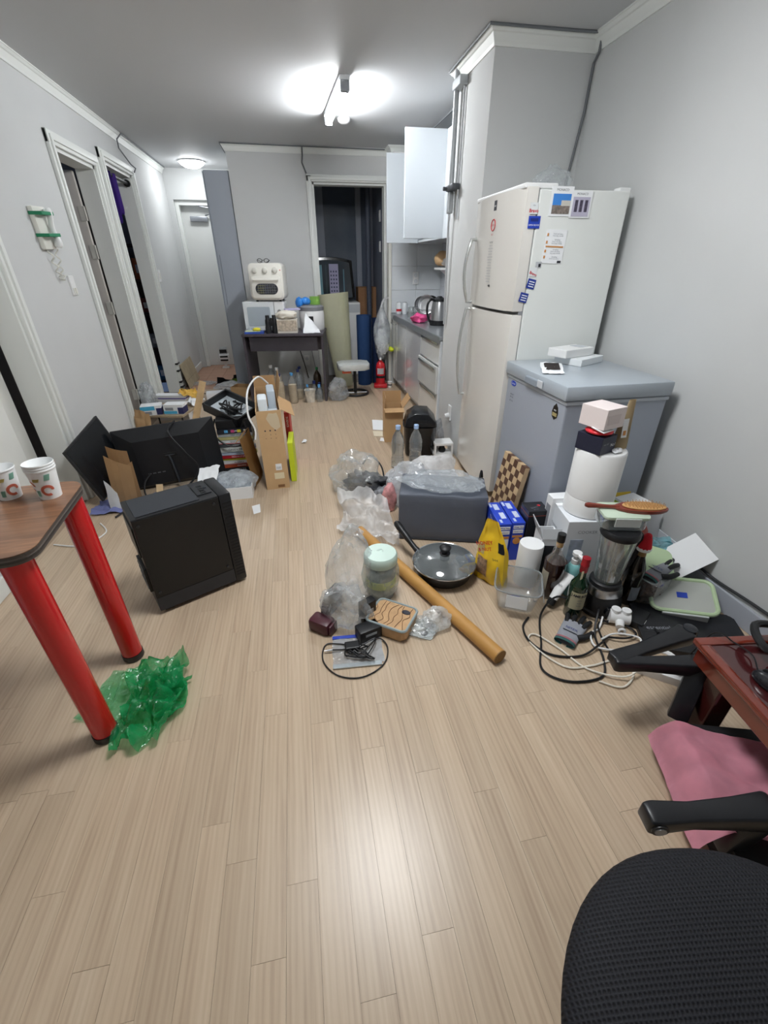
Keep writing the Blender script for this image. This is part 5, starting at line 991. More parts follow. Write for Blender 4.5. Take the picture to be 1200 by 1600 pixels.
B().tube(spline(p, 6), .0028, 6).mk('lead', black, tn, True); B().cyl((.02, 1.24, .014), (.0, 1.241, .013), .0045, n=10).cyl((.0, 1.241, .013), (-.012, 1.242, .013), .003, n=8).mk('plug', M('plug_metal', '#c6c9cc', .3, .7), tn, True); B().box(.07, .13, 1.22, 1.26, .012, .03, bev=.005).mk('adapter', black, tn)
# ---------------------------------------------------------------- right-hand pile
cbd = thing('chopping_board', 'thick checkerboard wooden chopping board leaning on the freezer', 'board', (1.055, 2.17, 0), rot=(0, radians(9), 0)); wA = M('walnut', '#5d4030', .5, var=.12, vs=30); wB = M('maple', '#cdb189', .5, var=.08, vs=30)
B().box(.002, .028, -.25, -.001, .002, .418).mk('core', wB, cbd); n = 6
for i in range(n):
    for j in range(10): B().box(-.0, .03, -.25+i*.25/n+.0003, -.25+(i+1)*.25/n-.0003, j*.042+.0003, (j+1)*.042-.0003, bev=.0008).mk('block', wA if (i+j) % 2 else wB, cbd)
def printed_box(label, loc, rz, sx, sy, sz, mat, name='box', cat='box', group=None):
    t = thing(name, label, cat, loc, rz, group); B().box(-sx, sx, -sy, sy, 0, sz, bev=.002).mk('carton', mat, t); return t
crb = M('cracker_blue', '#2446c4', .4)
for k, (x, lab) in enumerate(((.945, 'bright blue cracker box, left one next to the storage box'), (1.018, 'bright blue cracker box, right one next to the black box'))):
    t = printed_box(lab, (x, 1.80, 0), radians(-7), .033, .115, .228, crb, 'cracker_box', 'box', 'blue cracker boxes')
    for (z0, z1, m_) in ((.195, .212, inkw), (.168, .188, inkw), (.142, .154, inko)): B().box(-.026, .026, -.1165, -.115, z0, z1).mk('print_band', m_, t)
    text('Wheat Thins', .0095, inkb, t, (0, -.117, .2035), FRY, bold=.0003); text('Reduced', .011, inkb, t, (0, -.117, .178), FRY)
    if k == 0: B().box(-.028, .026, -.1165, -.115, .006, .138).mk('facts_panel', M('facts_white', '#d9dee8', .6), t)
    else: B().lathe([(0, 0), (.02, 0), (.018, .002), (0, .003)], 16, mat=T(0, -.115, .12)@RX(pi/2)).mk('cracker_picture', inko, t, True)
    for y0, y1, x0, x1 in ((.03, .09, -.012, .014), (-.06, .0, -.004, .022), (-.10, -.07, -.02, -.008), (.06, .10, -.03, -.018)): B().box(x0, x1, y0, y1, .228, .2292).mk('lid_print', M('print_pale', '#c7d3f0', .5), t)
    text('Thins', .03, inkw, t, (.006, -.03, .2298), (0, 0, -pi/2)); 
    if k == 0:
        B().box(-.0342, -.033, -.09, .06, .09, .17).mk('side_picture', M('side_pic', '#8d8f8c', .5, var=.5, vs=40), t); text('Thins', .03, inkw, t, (-.0346, .0, .195), FRX)
t = printed_box('black gift box with red emblem behind the cracker boxes', (1.10, 1.725, 0), radians(-5), .052, .05, .29, M('gift_black', '#1b1c22', .3), 'gift_box'); B().box(-.053, .053, -.051, .051, .262, .265).mk('lid_seam', M('seam_red', '#8a4038', .5), t); B().prism([(.02, 0), (.03, .01), (.02, .02), (.01, .01)], .29, .2912).mk('emblem', inkr, t); text('SELECT', .014, inkg, t, (-.01, -.012, .2915), (0, 0, .3)); text('ginseng', .009, inkg, t, (-.01, -.03, .2915), (0, 0, .3))
ob_ = openbox('white_carton', 'small opened white carton with flaps behind the paper roll', (1.092, 1.565, 0), radians(-14), .043, .06, .235, paper, M('card_grey', '#b9bcbf', .7), flaps=(('l', radians(20), .07), ('f', radians(-20), .05)))
B().box(-.044, .044, -.0612, -.06, .0, .20).mk('dark_front', M('box_dark_print', '#2b2d33', .5), ob_)
bxB = printed_box('large white appliance box under the white canister', (1.265, 1.565, 0), radians(-10), .125, .115, .345, M('appliance_white', '#e1e5ea', .5), 'appliance_box'); B().box(-.10, -.04, -.1162, -.115, .10, .25).mk('product_picture', M('pic_grey', '#a9b2c2', .5, var=.4, vs=20), bxB); text('COOKER', .022, inkg, bxB, (-.03, -.117, .29), FRY); B().box(-.127, -.07, .03, .11, .345, .349, bev=.001).mk('lid_flap', paper, bxB); text('Premium', .02, inkg, bxB, (-.1262, .02, .25), FRX)
bxA = printed_box('white box squeezed between appliance box and freezer', (1.18, 1.668, 0), radians(-4), .045, .03, .375, paper, 'white_carton'); B().box(-.0462, -.045, -.02, .02, .2, .33).mk('print', inkg, bxA)
cy = thing('canister', 'tall white cylindrical canister with boxes stacked on top', 'canister', (1.262, 1.565, .345)); B().lathe([(0, 0), (.098, 0), (.105, .006), (.105, .085), (.103, .088)], 48).mk('lower_drum', white, cy, True); B().lathe([(.103, .088), (.105, .09), (.105, .30), (.100, .308), (.09, .309), (0, .305)], 48).mk('upper_drum', white, cy, True)
zt = .345+.309
t = printed_box('dark navy box with white label on top of the canister', (1.215, 1.555, zt), radians(22), .05, .06, .075, M('navy_box', '#23263a', .4), 'navy_box'); B().box(.051, .0515, -.04, .04, .01, .065).mk('side_print', M('print_dim', '#4a4c5a', .5), t); text('No1', .02, inkw, t, (.03, -.061, .035), FRY); text('tea leaf', .012, inkg, t, (-.02, -.061, .045), FRY); text('II', .03, inkw, t, (.0516, .01, .035), (pi/2, 0, pi/2))
bagobj('snack_packet', 'flat red and white packet between the navy and pink boxes', 'packet', (1.215, 1.55, zt+.076), (.055, .055, .028), M('packet_rw', '#e0343f', .35), 121, amp=.06, sub=3); tag(B().box(-.035, .035, -.03, .03, 0, .003).mk('packet_card', paper, None, False, (1.205, 1.52, zt+.103), (radians(10), 0, .4)), 'white card face of the red packet on the canister', 'card')
t = printed_box('pale pink box at the top of the canister pile', (1.222, 1.562, zt+.107), radians(18), .06, .062, .085, M('pink_box', '#e8dcda', .5), 'pink_box'); B().prism([(-.04, .02), (.03, .02), (.035, .06), (-.045, .06)], 0, .001, T(-.005, -.062, 0)@RX(pi/2)).mk('folded_end', M('pink_box_fold', '#dccfcd', .5), t); text('snow tea', .014, ink, t, (.0612, .0, .045), (pi/2, pi/2, pi/2))
kbg = thing('kraft_bag', 'narrow kraft paper bag with white label standing on the canister', 'bag', (1.335, 1.56, zt), radians(10)); B().sheet(lambda u, v: Vector(((.04-.022*v)*cos(u*2*pi)+.012*v, (.03-.024*v)*sin(u*2*pi), .001+.205*v)), 20, 10, .001, True).mk('bag_wall', M('kraft_light', '#d6c29c', .7, var=.08), kbg, True); B().box(-.03, .0, -.0325, -.031, .05, .13, T(0, .0, 0)@RX(radians(-6))).mk('label', paper, kbg); B().box(-.022, -.008, -.034, -.0325, .06, .08, RX(radians(-6))).mk('label_picture', inko, kbg)
tag(crumpled('paper_scrap', paper, None, [(1.26, 1.475, zt+.002), (1.31, 1.49, zt+.002), (1.31, 1.53, zt+.004), (1.27, 1.53, zt+.004)], 123, .012, 8), 'torn white wrapper on the canister rim', 'wrapper')
ch = thing('snack_bag', 'bright yellow snack bag standing by the blue cracker boxes', 'snack bag', (.815, 1.545, 0), radians(-52)); ym = M('snack_yellow', '#eec62a', .3, coat=.3, var=.08, vs=12)
def chf(u, v):
    a = 2*pi*u; w = .085*(1-.25*v)+.004*sin(8*a); th_ = .045*(1-v)**.6*sin(pi*min(1, v*1.1+.12))+.003; sk = .09*v**2
    return Vector((w*cos(a)*(1 if v < .97 else .95)*(1-.55*max(0, v-.6)/.4)+sk*-.3, th_*sin(a)+.01*mn.noise(Vector((cos(a)*2, sin(a)*2, v*5))), .002+.335*v))
B().sheet(chf, 40, 26, 0, True).mk('foil', ym, ch, True)
def onch(u0, u1, v0, v1, nm, m_):
    B().sheet(lambda u, v: chf(u0+(u1-u0)*u, v0+(v1-v0)*v)*1.0+Vector((0, -.0022, 0)), 8, 8, .0004).mk(nm, m_, ch, True)
onch(.58, .74, .12, .42, 'peanut_picture', M('peanut', '#c9a98a', .5, var=.5, vs=60)); onch(.56, .68, .46, .62, 'pale_patch', M('snack_pale', '#ece0a6', .4)); onch(.84, .93, .56, .70, 'brand_block', ink)
text('HONEY', .026, M('snack_red', '#d8452a', .4), ch, (-.03, -.049, .235), (pi/2-.05, radians(-25), 0), bold=.0006); text('& NUT', .024, MATS['snack_red'], ch, (-.022, -.052, .205), (pi/2-.05, radians(-25), 0), bold=.0005); text('bee', .02, ink, ch, (.035, -.05, .17), (pi/2-.1, radians(-15), 0))
pr = thing('paper_roll', 'white roll of kitchen paper standing behind the plastic tub', 'roll', (.985, 1.515, 0)); B().lathe([(.012, 0), (.056, 0), (.056, .215), (.054, .222), (.012, .222)], 36).mk('roll', M('tissue_roll', '#e9ebec', .8), pr, True)
tu = thing('plastic_tub', 'clear square plastic tub with clip flaps in front of the paper roll', 'tub', (.872, 1.385, 0), radians(-28)); tbm = glass('tub_plastic', '#dfe5e8', .14, .05)
def sqr(r, z, k=.45): return r, z
B().lathe([(0, .004), (.07, .004), (.078, .012), (.098, .115), (.104, .118), (.104, .123), (.096, .12), (.075, .016), (0, .009)], 48, sq=.55).mk('tub_wall', tbm, tu, True); B().tube([(.1015*k_[0], .1015*k_[1], .121) for k_ in [((abs(cos(t))**5.3+abs(sin(t))**5.3)**(-1/5.3)*cos(t), (abs(cos(t))**5.3+abs(sin(t))**5.3)**(-1/5.3)*sin(t)) for t in [i*2*pi/48 for i in range(48)]]], .003, 6, True).mk('rim', glass('tub_rim', '#b9c0c2', .5, .05), tu, True)
for s in (0, 1): B().box(-.045, .045, -.002, .002, -.055, 0, RZ(s*pi/2)@T(0, -.104, .112)@RX(radians(-14))).mk('clip_flap', M('clip_clear', '#e6e9ea', .3, alpha=.75), tu)
B().box(-.02, .02, -.03, .03, .0095, .0105).mk('blue_label', inkb, tu)
amb = thing('whisky_decanter', 'tall clear bottle of dark amber liquor with black cap', 'bottle', (1.05, 1.405, 0)); ap = [(0, 0), (.042, 0), (.047, .008), (.047, .17), (.042, .20), (.02, .235), (.0145, .25), (.0145, .305)]
B().lathe(ap, 28).mk('bottle_body', glass('amber_glass', '#d8d2cc', .14, .02), amb, True); B().lathe(fillp(ap, .195, 1.008), 28).mk('liquor', M('liquor_amber', '#2a100c', .1, coat=.6), amb, True); B().lathe([(0, .296), (.0175, .296), (.0175, .335), (0, .336)], 20).mk('cap', black, amb, True); B().lathe([(.0152, .27), (.0156, .272), (.0156, .294), (.0152, .296)], 20).mk('collar', M('collar_cork', '#b99a6a', .6), amb, True)
B().sheet(lambda u, v: Vector((.0478*sin(-2.0+u*1.0), -.0478*cos(-2.0+u*1.0), .05+.10*v)), 8, 2, .0005).mk('label', M('label_ivory', '#ddd6c2', .7), amb, True); B().tube(spline([(-.018, -.01, .29), (-.034, -.015, .27), (-.034, -.015, .235), (-.03, -.014, .215)], 5), .005, 6).mk('glass_handle', cglass, amb, True)
pu = thing('pump_bottle', 'turquoise pump bottle with white pump behind the amber bottle', 'bottle', (1.142, 1.395, 0)); B().lathe([(0, 0), (.028, 0), (.031, .006), (.03, .15), (.022, .17), (.014, .175)], 24).mk('bottle_body', M('turquoise', '#8fcfd0', .25), pu, True); B().lathe([(0, .172), (.018, .172), (.018, .195), (.007, .198), (.007, .215), (.02, .217), (.02, .232), (0, .234)], 20).mk('pump', white, pu, True); B().box(-.009, .009, -.055, .0, .218, .232, bev=.004).mk('nozzle', white, pu); text('SKIN', .014, M('teal_ink', '#2b8d92', .5), pu, (0, -.0312, .09), FRY)
wt_ = thing('cream_tube', 'white cosmetic tube with black cap leaning on the green bottle', 'tube', (1.006, 1.318, .016), rot=(0, radians(42), radians(28))); B().sheet(lambda u, v: Vector(((.019*(1-v)+.0012*v)*sin(u*2*pi), (.019+.008*v)*cos(u*2*pi), .03+.125*v)), 24, 8, 0, True).box(-.0014, .0014, -.027, .027, .154, .165).mk('tube_body', white, wt_, True); B().lathe([(0, 0), (.0175, 0), (.0185, .03), (0, .03)], 20).mk('cap', black, wt_, True); text('daily', .014, ink, wt_, (-.0165, 0, .10), (pi/2, -pi/2*0, -pi/2))
gw = thing('green_whiskey_bottle', 'green whiskey bottle with red neck foil and cream label', 'bottle', (1.083, 1.262, 0), radians(-14)); gp_ = [(0, 0), (.034, 0), (.038, .006), (.038, .155), (.035, .175), (.018, .205), (.0145, .22), (.0145, .285), (.0155, .287), (.0155, .3), (0, .3)]
B().lathe(gp_, 28).mk('bottle_body', M('bottle_green', '#0d2a18', .08, coat=.7), gw, True); B().lathe([(.0152, .235), (.016, .238), (.016, .262), (.0175, .265), (.0175, .272), (.0162, .275), (.0168, .304), (0, .305)], 24).mk('neck_foil', M('foil_red', '#a31f2c', .3, .3), gw, True)
B().sheet(lambda u, v: Vector((.0385*sin(-1.05+u*1.9), -.0385*cos(-1.05+u*1.9), .055+.09*v)), 14, 2, .0005).mk('label', M('label_cream2', '#e4dfc0', .6), gw, True)
for ch_, u in zip('JAMESON', range(7)): a = -.92+u*.27; text(ch_, .0165, ink, gw, (.0394*sin(a), -.0394*cos(a), .128), (pi/2, 0, a), 'label_letter', bold=.0005)
for k in range(3): text('IRISH', .008, inkg, gw, (.0394*sin(0), -.0394*cos(0), .105-k*.014), (pi/2, 0, 0))
B().box(-.012, -.004, -.0168, -.0155, .19, .245).mk('neck_label', MATS['label_cream2'], gw)
bl = thing('blender', 'glass jug blender with black and steel base', 'blender', (1.225, 1.285, 0), radians(-8)); B().lathe([(0, 0), (.082, 0), (.086, .01), (.08, .07), (.072, .10), (0, .10)], 32, sq=.12).mk('base', black, bl, True); B().lathe([(.0725, .10), (.0735, .103), (.067, .138), (0, .138)], 32, sq=.12).mk('steel_band', steel, bl, True); B().lathe([(0, .138), (.066, .138), (.064, .155), (.058, .16), (0, .16)], 32).mk('collar', black, bl, True)
B().lathe([(.0, .162), (.05, .162), (.054, .17), (.072, .385), (.069, .385), (.05, .175), (0, .17)], 32).mk('glass_jug', cglass, bl, True)
for k in range(6): a = k*pi/3; B().tube([(.053*cos(a), .053*sin(a), .18), (.069*cos(a), .069*sin(a), .37)], .003, 6).mk('jug_rib', glass('rib_glass', '#d7dfe2', .4), bl, True)
B().lathe([(0, .385), (.074, .385), (.077, .39), (.077, .405), (.07, .415), (.03, .418), (0, .418)], 32).mk('lid', black, bl, True); B().tube(spline([(.066, .02, .37), (.115, .035, .36), (.125, .04, .27), (.095, .03, .19), (.056, .017, .185)], 5), .012, 8).mk('jug_handle', black, bl, True); B().cyl((0, -.083, .045), (0, -.095, .045), .022, .02).mk('dial', blackg, bl, True); B().tube([(.02*cos(k*2.1), .02*sin(k*2.1), .18+.003*k) for k in range(5)], .002, 5).mk('blade', chrome, bl, True)
gc = thing('glass_container', 'glass food container with pale green lid on top of the blender', 'container', (1.235, 1.32, .4185), radians(-14)); B().prism(rrect(-.085, .085, -.06, .06, .02), .0, .05, bev=.006).mk('glass_box', glass('container_glass', '#cfd9d9', .25), gc, True); B().prism(rrect(-.09, .09, -.065, .065, .02), .05, .062, bev=.003).mk('lid', M('lid_palegreen', '#c3d3bf', .4), gc, True)
for s in (-1, 1): B().box(-.05, .05, s*.066-.003, s*.066+.003, .02, .058, bev=.002).mk('clip', M('clip_frost', '#dfe6e4', .3, alpha=.7), gc)
hb_ = thing('hair_brush', 'wooden paddle hair brush lying on the green container lid', 'brush', (1.25, 1.325, .4815), radians(-16)); wr = M('brush_wood', '#7d3527', .35, coat=.4)
B().prism([(.14*cos(t)*.75+.06, .042*sin(t)) for t in [k*2*pi/28 for k in range(28)]], 0, .013, bev=.004).mk('paddle', wr, hb_, True); B().tube(spline([(-.03, 0, .008), (-.08, 0, .009), (-.16, .0, .012)], 5), [.012, .010, .009, .008, .008, .008, .009, .010, .011, .012, .008], 8).mk('handle', wr, hb_, True)
B().prism([(.075*cos(t)*1.15+.07, .034*sin(t)) for t in [k*2*pi/24 for k in range(24)]], .013, .019, bev=.003).mk('cushion', M('brush_cushion', '#c79a63', .6), hb_, True)
b = B()
for i in range(13):
    for j in range(6):
        x, y = -.005+i*.0125, -.026+j*.0104
        if ((x-.07)/.08)**2+(y/.031)**2 < 1: b.cyl((x, y, .018), (x, y, .032), .0014, .001, n=5)
o = b.mk('bristles', M('bristle_tan', '#b98d58', .6), hb_); o['kind'] = 'stuff'
wn = thing('wine_bottle', 'dark wine bottle wearing a tiny red santa hat', 'bottle', (1.375, 1.295, 0), radians(15)); B().lathe([(0, 0), (.036, 0), (.039, .006), (.039, .17), (.034, .2), (.018, .25), (.015, .27), (.015, .305), (0, .306)], 28).mk('bottle_body', M('wine_glass', '#17130f', .1, coat=.6), wn, True); B().sheet(lambda u, v: Vector((.0395*sin(-.9+u*1.4), -.0395*cos(-.9+u*1.4), .03+.075*v)), 10, 2, .0005).mk('label', M('label_blue_white', '#c9d3e0', .6), wn, True); B().lathe([(.0153, .255), (.0185, .257), (.0158, .288)], 20).mk('neck_foil', M('foil_tan', '#8d7146', .4), wn, True)
B().tube([(.019*cos(k*pi/8), .019*sin(k*pi/8), .293) for k in range(16)], .013, 8, True).mk('hat_brim', M('plush_white', '#eceeee', .9, bump=.06, bs=200), wn, True); B().tube(spline([(0, 0, .293), (0, 0, .32), (.012, .004, .345), (.032, .01, .338)], 5), [.03, .03, .029, .028, .027, .025, .024, .022, .02, .018, .016, .014, .012, .01, .009, .008], 12).mk('hat', M('plush_red', '#c8202e', .9), wn, True)
bj = thing('snack_jar', 'clear box of dark brown snacks behind the wine bottle', 'jar', (1.475, 1.285, 0), radians(20)); B().prism(rrect(-.065, .065, -.05, .05, .012), 0, .13, bev=.004).mk('clear_box', pet, bj, True); blob(.058, .044, .12, 131, amp=.2, fr=5, sub=4).mk('contents', M('snack_brown', '#5a4030', .6, var=.6, vs=40), bj, True, (0, 0, .004))
wbx = openbox('white_carton', 'white open carton against the wall holding a red packet', (1.615, 1.545, 0), radians(-3), .12, .085, .165, M('carton_blue_white', '#dfe5ec', .6)); bagobj('red_packet', 'red-brown food packet with green top in the white carton', 'packet', (1.565, 1.56, .03), (.08, .045, .24), M('packet_brick', '#a8412f', .4, var=.2, vs=10), 133, amp=.08, sub=3); tag(B().box(-.06, .06, -.004, .004, 0, .02).mk('green_strip', M('strip_green', '#8cc04a', .5), None, False, (1.565, 1.60, .27), (radians(-20), 0, -.2)), 'lime green packet edge sticking up from the white carton', 'packet')
tag(crumpled('printed_leaflet', paper, None, [(1.62, 1.585, .10), (1.72, 1.565, .10), (1.735, 1.60, .255), (1.64, 1.62, .265)], 134, .01, 12, th=.001), 'white printed leaflet leaning in the carton by the wall', 'leaflet')
t = printed_box('small lime and white box lying on top behind the hair brush', (1.46, 1.52, .0), .2, .06, .05, .40, M('box_palegrey', '#b9bcc0', .5), 'lime_box'); B().box(-.061, .061, -.051, .051, .36, .39).mk('lime_band', M('lime_print', '#bcd24a', .5), t); B().box(-.0605, .0605, -.0505, .0505, .39, .4008).mk('white_top', paper, t)
tag(B().box(-.11, .11, -.0015, .0015, -.075, .075).mk('white_board', paper, None, False, (1.66, 1.345, .165), (radians(-62), radians(-38), radians(-12))), 'blank white board sloping against the right wall', 'board')
# food container with green-rimmed lid, plastic gloves
fc = thing('food_container', 'clear food box with pale green rimmed lid near the skirting', 'container', (1.585, 1.215, .015), rot=(radians(14), radians(-8), radians(-32))); B().prism(rrect(-.115, .115, -.085, .085, .03), .0, .055, bev=.008).mk('clear_box', pet, fc, True); B().prism(rrect(-.128, .128, -.098, .098, .035), .055, .06).mk('lid_panel', glass('lid_clear', '#dfe3dc', .7, .1), fc, True); B().tube([(x, y, .06) for x, y in rrect(-.122, .122, -.092, .092, .035, 6)], .009, 8, True).mk('green_rim', M('rim_green', '#b5cba4', .4), fc, True); B().box(-.02, .02, -.015, .015, .06, .0615).mk('blue_label', inkb, fc); B().box(-.085, .085, -.108, -.098, .02, .06, bev=.003).mk('clip', M('clip_clear2', '#dfe4e4', .3, alpha=.7), fc)
tag(B().prism(rrect(-.11, .11, -.08, .08, .03), 0, .006).mk('container_lid', MATS['rim_green'], None, True, (1.50, 1.37, .165), (radians(20), radians(12), radians(-25))), 'spare pale green lid behind the grey work glove', 'lid')
tag(crumpled('blue_wrapper', film('blue_film', '#8fd0dc', .6, .2, 30), None, [(1.46, 1.42, .17), (1.66, 1.40, .16), (1.68, 1.46, .19), (1.47, 1.48, .20)], 136, .02, 14), 'turquoise plastic wrapper by the wall behind the glove', 'wrapper')
def glove(label, loc, rot, s=1.):
    t = thing('work_glove', label, 'glove', loc, rot=rot, group='grey work gloves'); t.scale = (s, s, s)
    gm_ = M('glove_grey', '#8e9199', .85, bump=.03, bs=300); gk = M('glove_black', '#1a1b1e', .6)
    def palm(u, v):
        a = 2*pi*u; w = .042+.008*v; return Vector((w*cos(a), .135*v, .016+(.015-.003*v)*sin(a)))
    B().sheet(palm, 24, 8, 0, True).mk('palm', gm_, t, True); B().sheet(lambda u, v: Vector((.0435*cos(2*pi*u), .0+.014*v-.012, .016+.0165*sin(2*pi*u))), 24, 3, .002, True).mk('cuff', M('cuff_teal', '#4d7f7e', .8), t, True); B().sheet(lambda u, v: Vector((.0437*cos(2*pi*u), .004+.010*v, .016+.0167*sin(2*pi*u))), 24, 3, .001, True).mk('cuff_band', M('cuff_pink', '#c98c93', .8), t, True)
    for x, ln, an in ((-.037, .062, .26), (-.013, .075, .08), (.013, .07, -.08), (.037, .055, -.24)):
        p = [(x*.9, .118, .016), (x-sin(an)*ln*.35, .135+cos(an)*ln*.35, .019), (x-sin(an)*ln*.75, .135+cos(an)*ln*.75, .016), (x-sin(an)*ln, .135+cos(an)*ln, .012)]
        B().tube(spline(p, 4), [.0115]*4+[.011]*4+[.010]*4+[.006], 10).mk('finger', gk, t, True)
    B().tube(spline([(.035, .05, .016), (.06, .075, .018), (.072, .11, .015), (.074, .128, .012)], 4), [.014]*4+[.012]*4+[.0105]*4+[.006], 10).mk('thumb', gk, t, True)
    text('NITEX', .018, M('glove_ink', '#27357e', .6), t, (0, .075, .0325), (0, 0, 0)); B().box(-.03, .03, .052, .056, .0318, .0328).mk('print_stripe', ink, t)
    return t
glove('grey work glove lying palm down among the cables', (.955, 1.105, .0), (0, 0, radians(-50)), .95); glove('grey work glove lying on the green-rimmed food box', (1.44, 1.285, .115), (radians(6), radians(5), radians(-62)), 1.0)
# cables, plugs and power strip
cable('black_cable', 'long black cable looping in front of the bottles', [(1.20, 1.17, .008), (1.10, 1.235, .06), (1.02, 1.30, .075), (.93, 1.26, .02), (.86, 1.12, .006), (.80, 1.0, .006), (.87, .93, .006), (1.0, .925, .006), (1.06, 1.0, .006), (1.10, 1.12, .012), (1.16, 1.2, .05), (1.19, 1.235, .045)], .0045, black)
cable('black_cable', 'black cable ring around the grey work glove', [(.88, 1.27, .006), (.83, 1.22, .006), (.82, 1.14, .006), (.87, 1.06, .006), (.98, 1.03, .008), (1.08, 1.06, .02), (1.15, 1.10, .012)], .0045, black)
cable('white_cable', 'cream cable snaking from the power strip across the floor', [(1.18, .93, .045), (1.08, .90, .02), (.97, .97, .006), (.92, 1.08, .006), (.86, 1.17, .008), (.82, 1.15, .006), (.84, 1.07, .006), (.90, .99, .006), (1.0, .98, .006), (1.10, .985, .006), (1.13, .92, .006), (1.05, .87, .006), (.98, .91, .006)], .0038, M('cable_cream', '#e2ddd0', .5))
cable('white_cable', 'white cable coiled under the multi-way plug', [(1.18, 1.19, .03), (1.14, 1.15, .008), (1.08, 1.12, .02), (1.06, 1.06, .016), (1.12, 1.03, .012), (1.22, 1.02, .012), (1.26, 1.06, .02), (1.18, 1.10, .02), (1.10, 1.08, .024)], .004, white)
cable('black_cable', 'black cable tangle below the multi-way plug', [(1.13, 1.10, .014), (1.2, 1.07, .02), (1.27, 1.09, .014), (1.24, 1.16, .014), (1.15, 1.17, .014), (1.11, 1.05, .008), (1.13, .99, .006), (1.19, 1.0, .008)], .004, black)
cable('wall_cable', 'dark cable along the skirting of the right wall', [(1.735, 1.36, .13), (1.738, 1.22, .12), (1.742, 1.05, .13), (1.742, .8, .14)], .006, M('cable_dark', '#2f3134', .6))
pg_ = thing('multi_plug', 'white multi-way plug adapter among the cables', 'plug', (1.245, 1.175, .0), radians(-25)); B().cyl((-.04, 0, .034), (.04, 0, .034), .032, n=24).mk('body', white, pg_, True)
for a in (-.018, .022): B().cyl((a, 0, .05), (a, 0, .075), .02, .019, n=20).mk('plug_top', white, pg_, True)
B().cyl((0, -.03, .03), (-.005, -.06, .025), .018, .016).mk('plug_front', white, pg_, True); B().tube([(.012*cos(k*pi/8), -.078+.0*k, .022+.012*sin(k*pi/8)) for k in range(16)], .005, 6, True).mk('finger_ring', white, pg_, True)
ad = thing('power_adapter', 'black power adapter block right of the multi-way plug', 'adapter', (1.335, 1.16, 0), radians(35)); B().box(-.055, .055, -.028, .028, 0, .036, bev=.006).mk('case', black, ad, True); B().box(-.03, .0, -.0295, -.028, .006, .028).mk('label', paper, ad)
ps = thing('power_strip', 'white power strip with a white plug beside the low table', 'power strip', (1.21, .915, 0), radians(-38)); B().prism(rrect(-.115, .115, -.036, .036, .022), 0, .035, bev=.005).mk('case', white, ps, True)
for x in (-.07, -.02, .03): B().lathe([(.014, .035), (.021, .035), (.021, .038), (.014, .036), (0, .036)], 20, c=(x, 0, 0)).mk('outlet', M('outlet_grey', '#cfd2d4', .4), ps, True)
B().cyl((.075, 0, .035), (.078, 0, .075), .019, .017).mk('plug', white, ps, True); B().tube(spline([(.078, 0, .07), (.04, .04, .075), (-.02, .06, .06)], 5), .008, 6).mk('plug_cord', white, ps, True)
cable('white_cable', 'white mains lead from the power strip under the low table', [(1.30, .86, .02), (1.36, .84, .008), (1.42, .80, .008), (1.52, .82, .008)], .005, white)
fb = thing('laptop_sleeve', 'flat black laptop case lying in the corner by the skirting', 'case', (1.49, 1.06, 0), radians(-24)); B().prism(rrect(-.20, .21, -.14, .13, .02), .001, .026, bev=.006).mk('shell', M('case_black', '#1b1c20', .35), fb, True); B().box(-.19, .2, -.05, -.0488, .0262, .0268).mk('seam', M('seam_grey', '#4a4c50', .4), fb); text('essential', .03, inkg, fb, (-.12, -.02, .0268), (0, 0, .2))
cable('black_cable', 'thick black lead beside the clear snack box', [(1.42, 1.2, .01), (1.40, 1.14, .01), (1.36, 1.10, .02), (1.345, 1.06, .03)], .006, black)
# ---------------------------------------------------------------- foreground left: bar table
bt = thing('bar_table', 'walnut-topped table with red tubular legs at the left', 'table', (-.68, .99, 0), radians(5))
def walnut_mat():
    m = M('walnut_laminate', '#7a543c', .35, coat=.25); nt = m.node_tree; N = nt.nodes; L = nt.links; b = N['Principled BSDF']
    tc = N.new('ShaderNodeTexCoord'); mp = N.new('ShaderNodeMapping'); mp.inputs['Scale'].default_value = (2.5, 28, 1); L.new(tc.outputs['Object'], mp.inputs[0])
    n = N.new('ShaderNodeTexNoise'); n.inputs['Detail'].default_value = 6; n.inputs['Scale'].default_value = 2; L.new(mp.outputs[0], n.inputs[0])
    cr = N.new('ShaderNodeValToRGB'); cr.color_ramp.elements[0].color = (*hx('#5f402d'), 1); cr.color_ramp.elements[0].position = .3; cr.color_ramp.elements[1].color = (*hx('#946b4e'), 1); cr.color_ramp.elements[1].position = .7
    L.new(n.outputs['Fac'], cr.inputs[0]); L.new(cr.outputs[0], b.inputs['Base Color']); return m
out = rrect(-.76, 0, 0, .435, .055, 8)
B().prism(out, .748, .75).mk('laminate_top', walnut_mat(), bt)
for k, (z0, z1, c) in enumerate(((.741, .748, '#4a4440'), (.735, .741, '#6a625c'), (.729, .735, '#3b3633'), (.722, .729, '#57504b'))): B().prism(rrect(-.76+.001*(k % 2), -.001*(k % 2), .001*(k % 2), .435-.001*(k % 2), .055, 8), z0, z1).mk('edge_layer', M('edge%d' % k, c, .4), bt)
redl = M('leg_red', '#c8141c', .25, coat=.5)
for x, y in ((-.06, .045), (-.045, .385), (-.70, .045), (-.70, .385)):
    lg = B().cyl((x, y, .03), (x, y, .722), .036, n=32).mk('leg', redl, bt, True); B().lathe([(0, 0), (.034, 0), (.038, .006), (.038, .03), (0, .03)], 32, c=(x, y, 0)).mk('leg_foot', black, lg, True)
cupm = M('cup_white', '#eef0f0', .5)
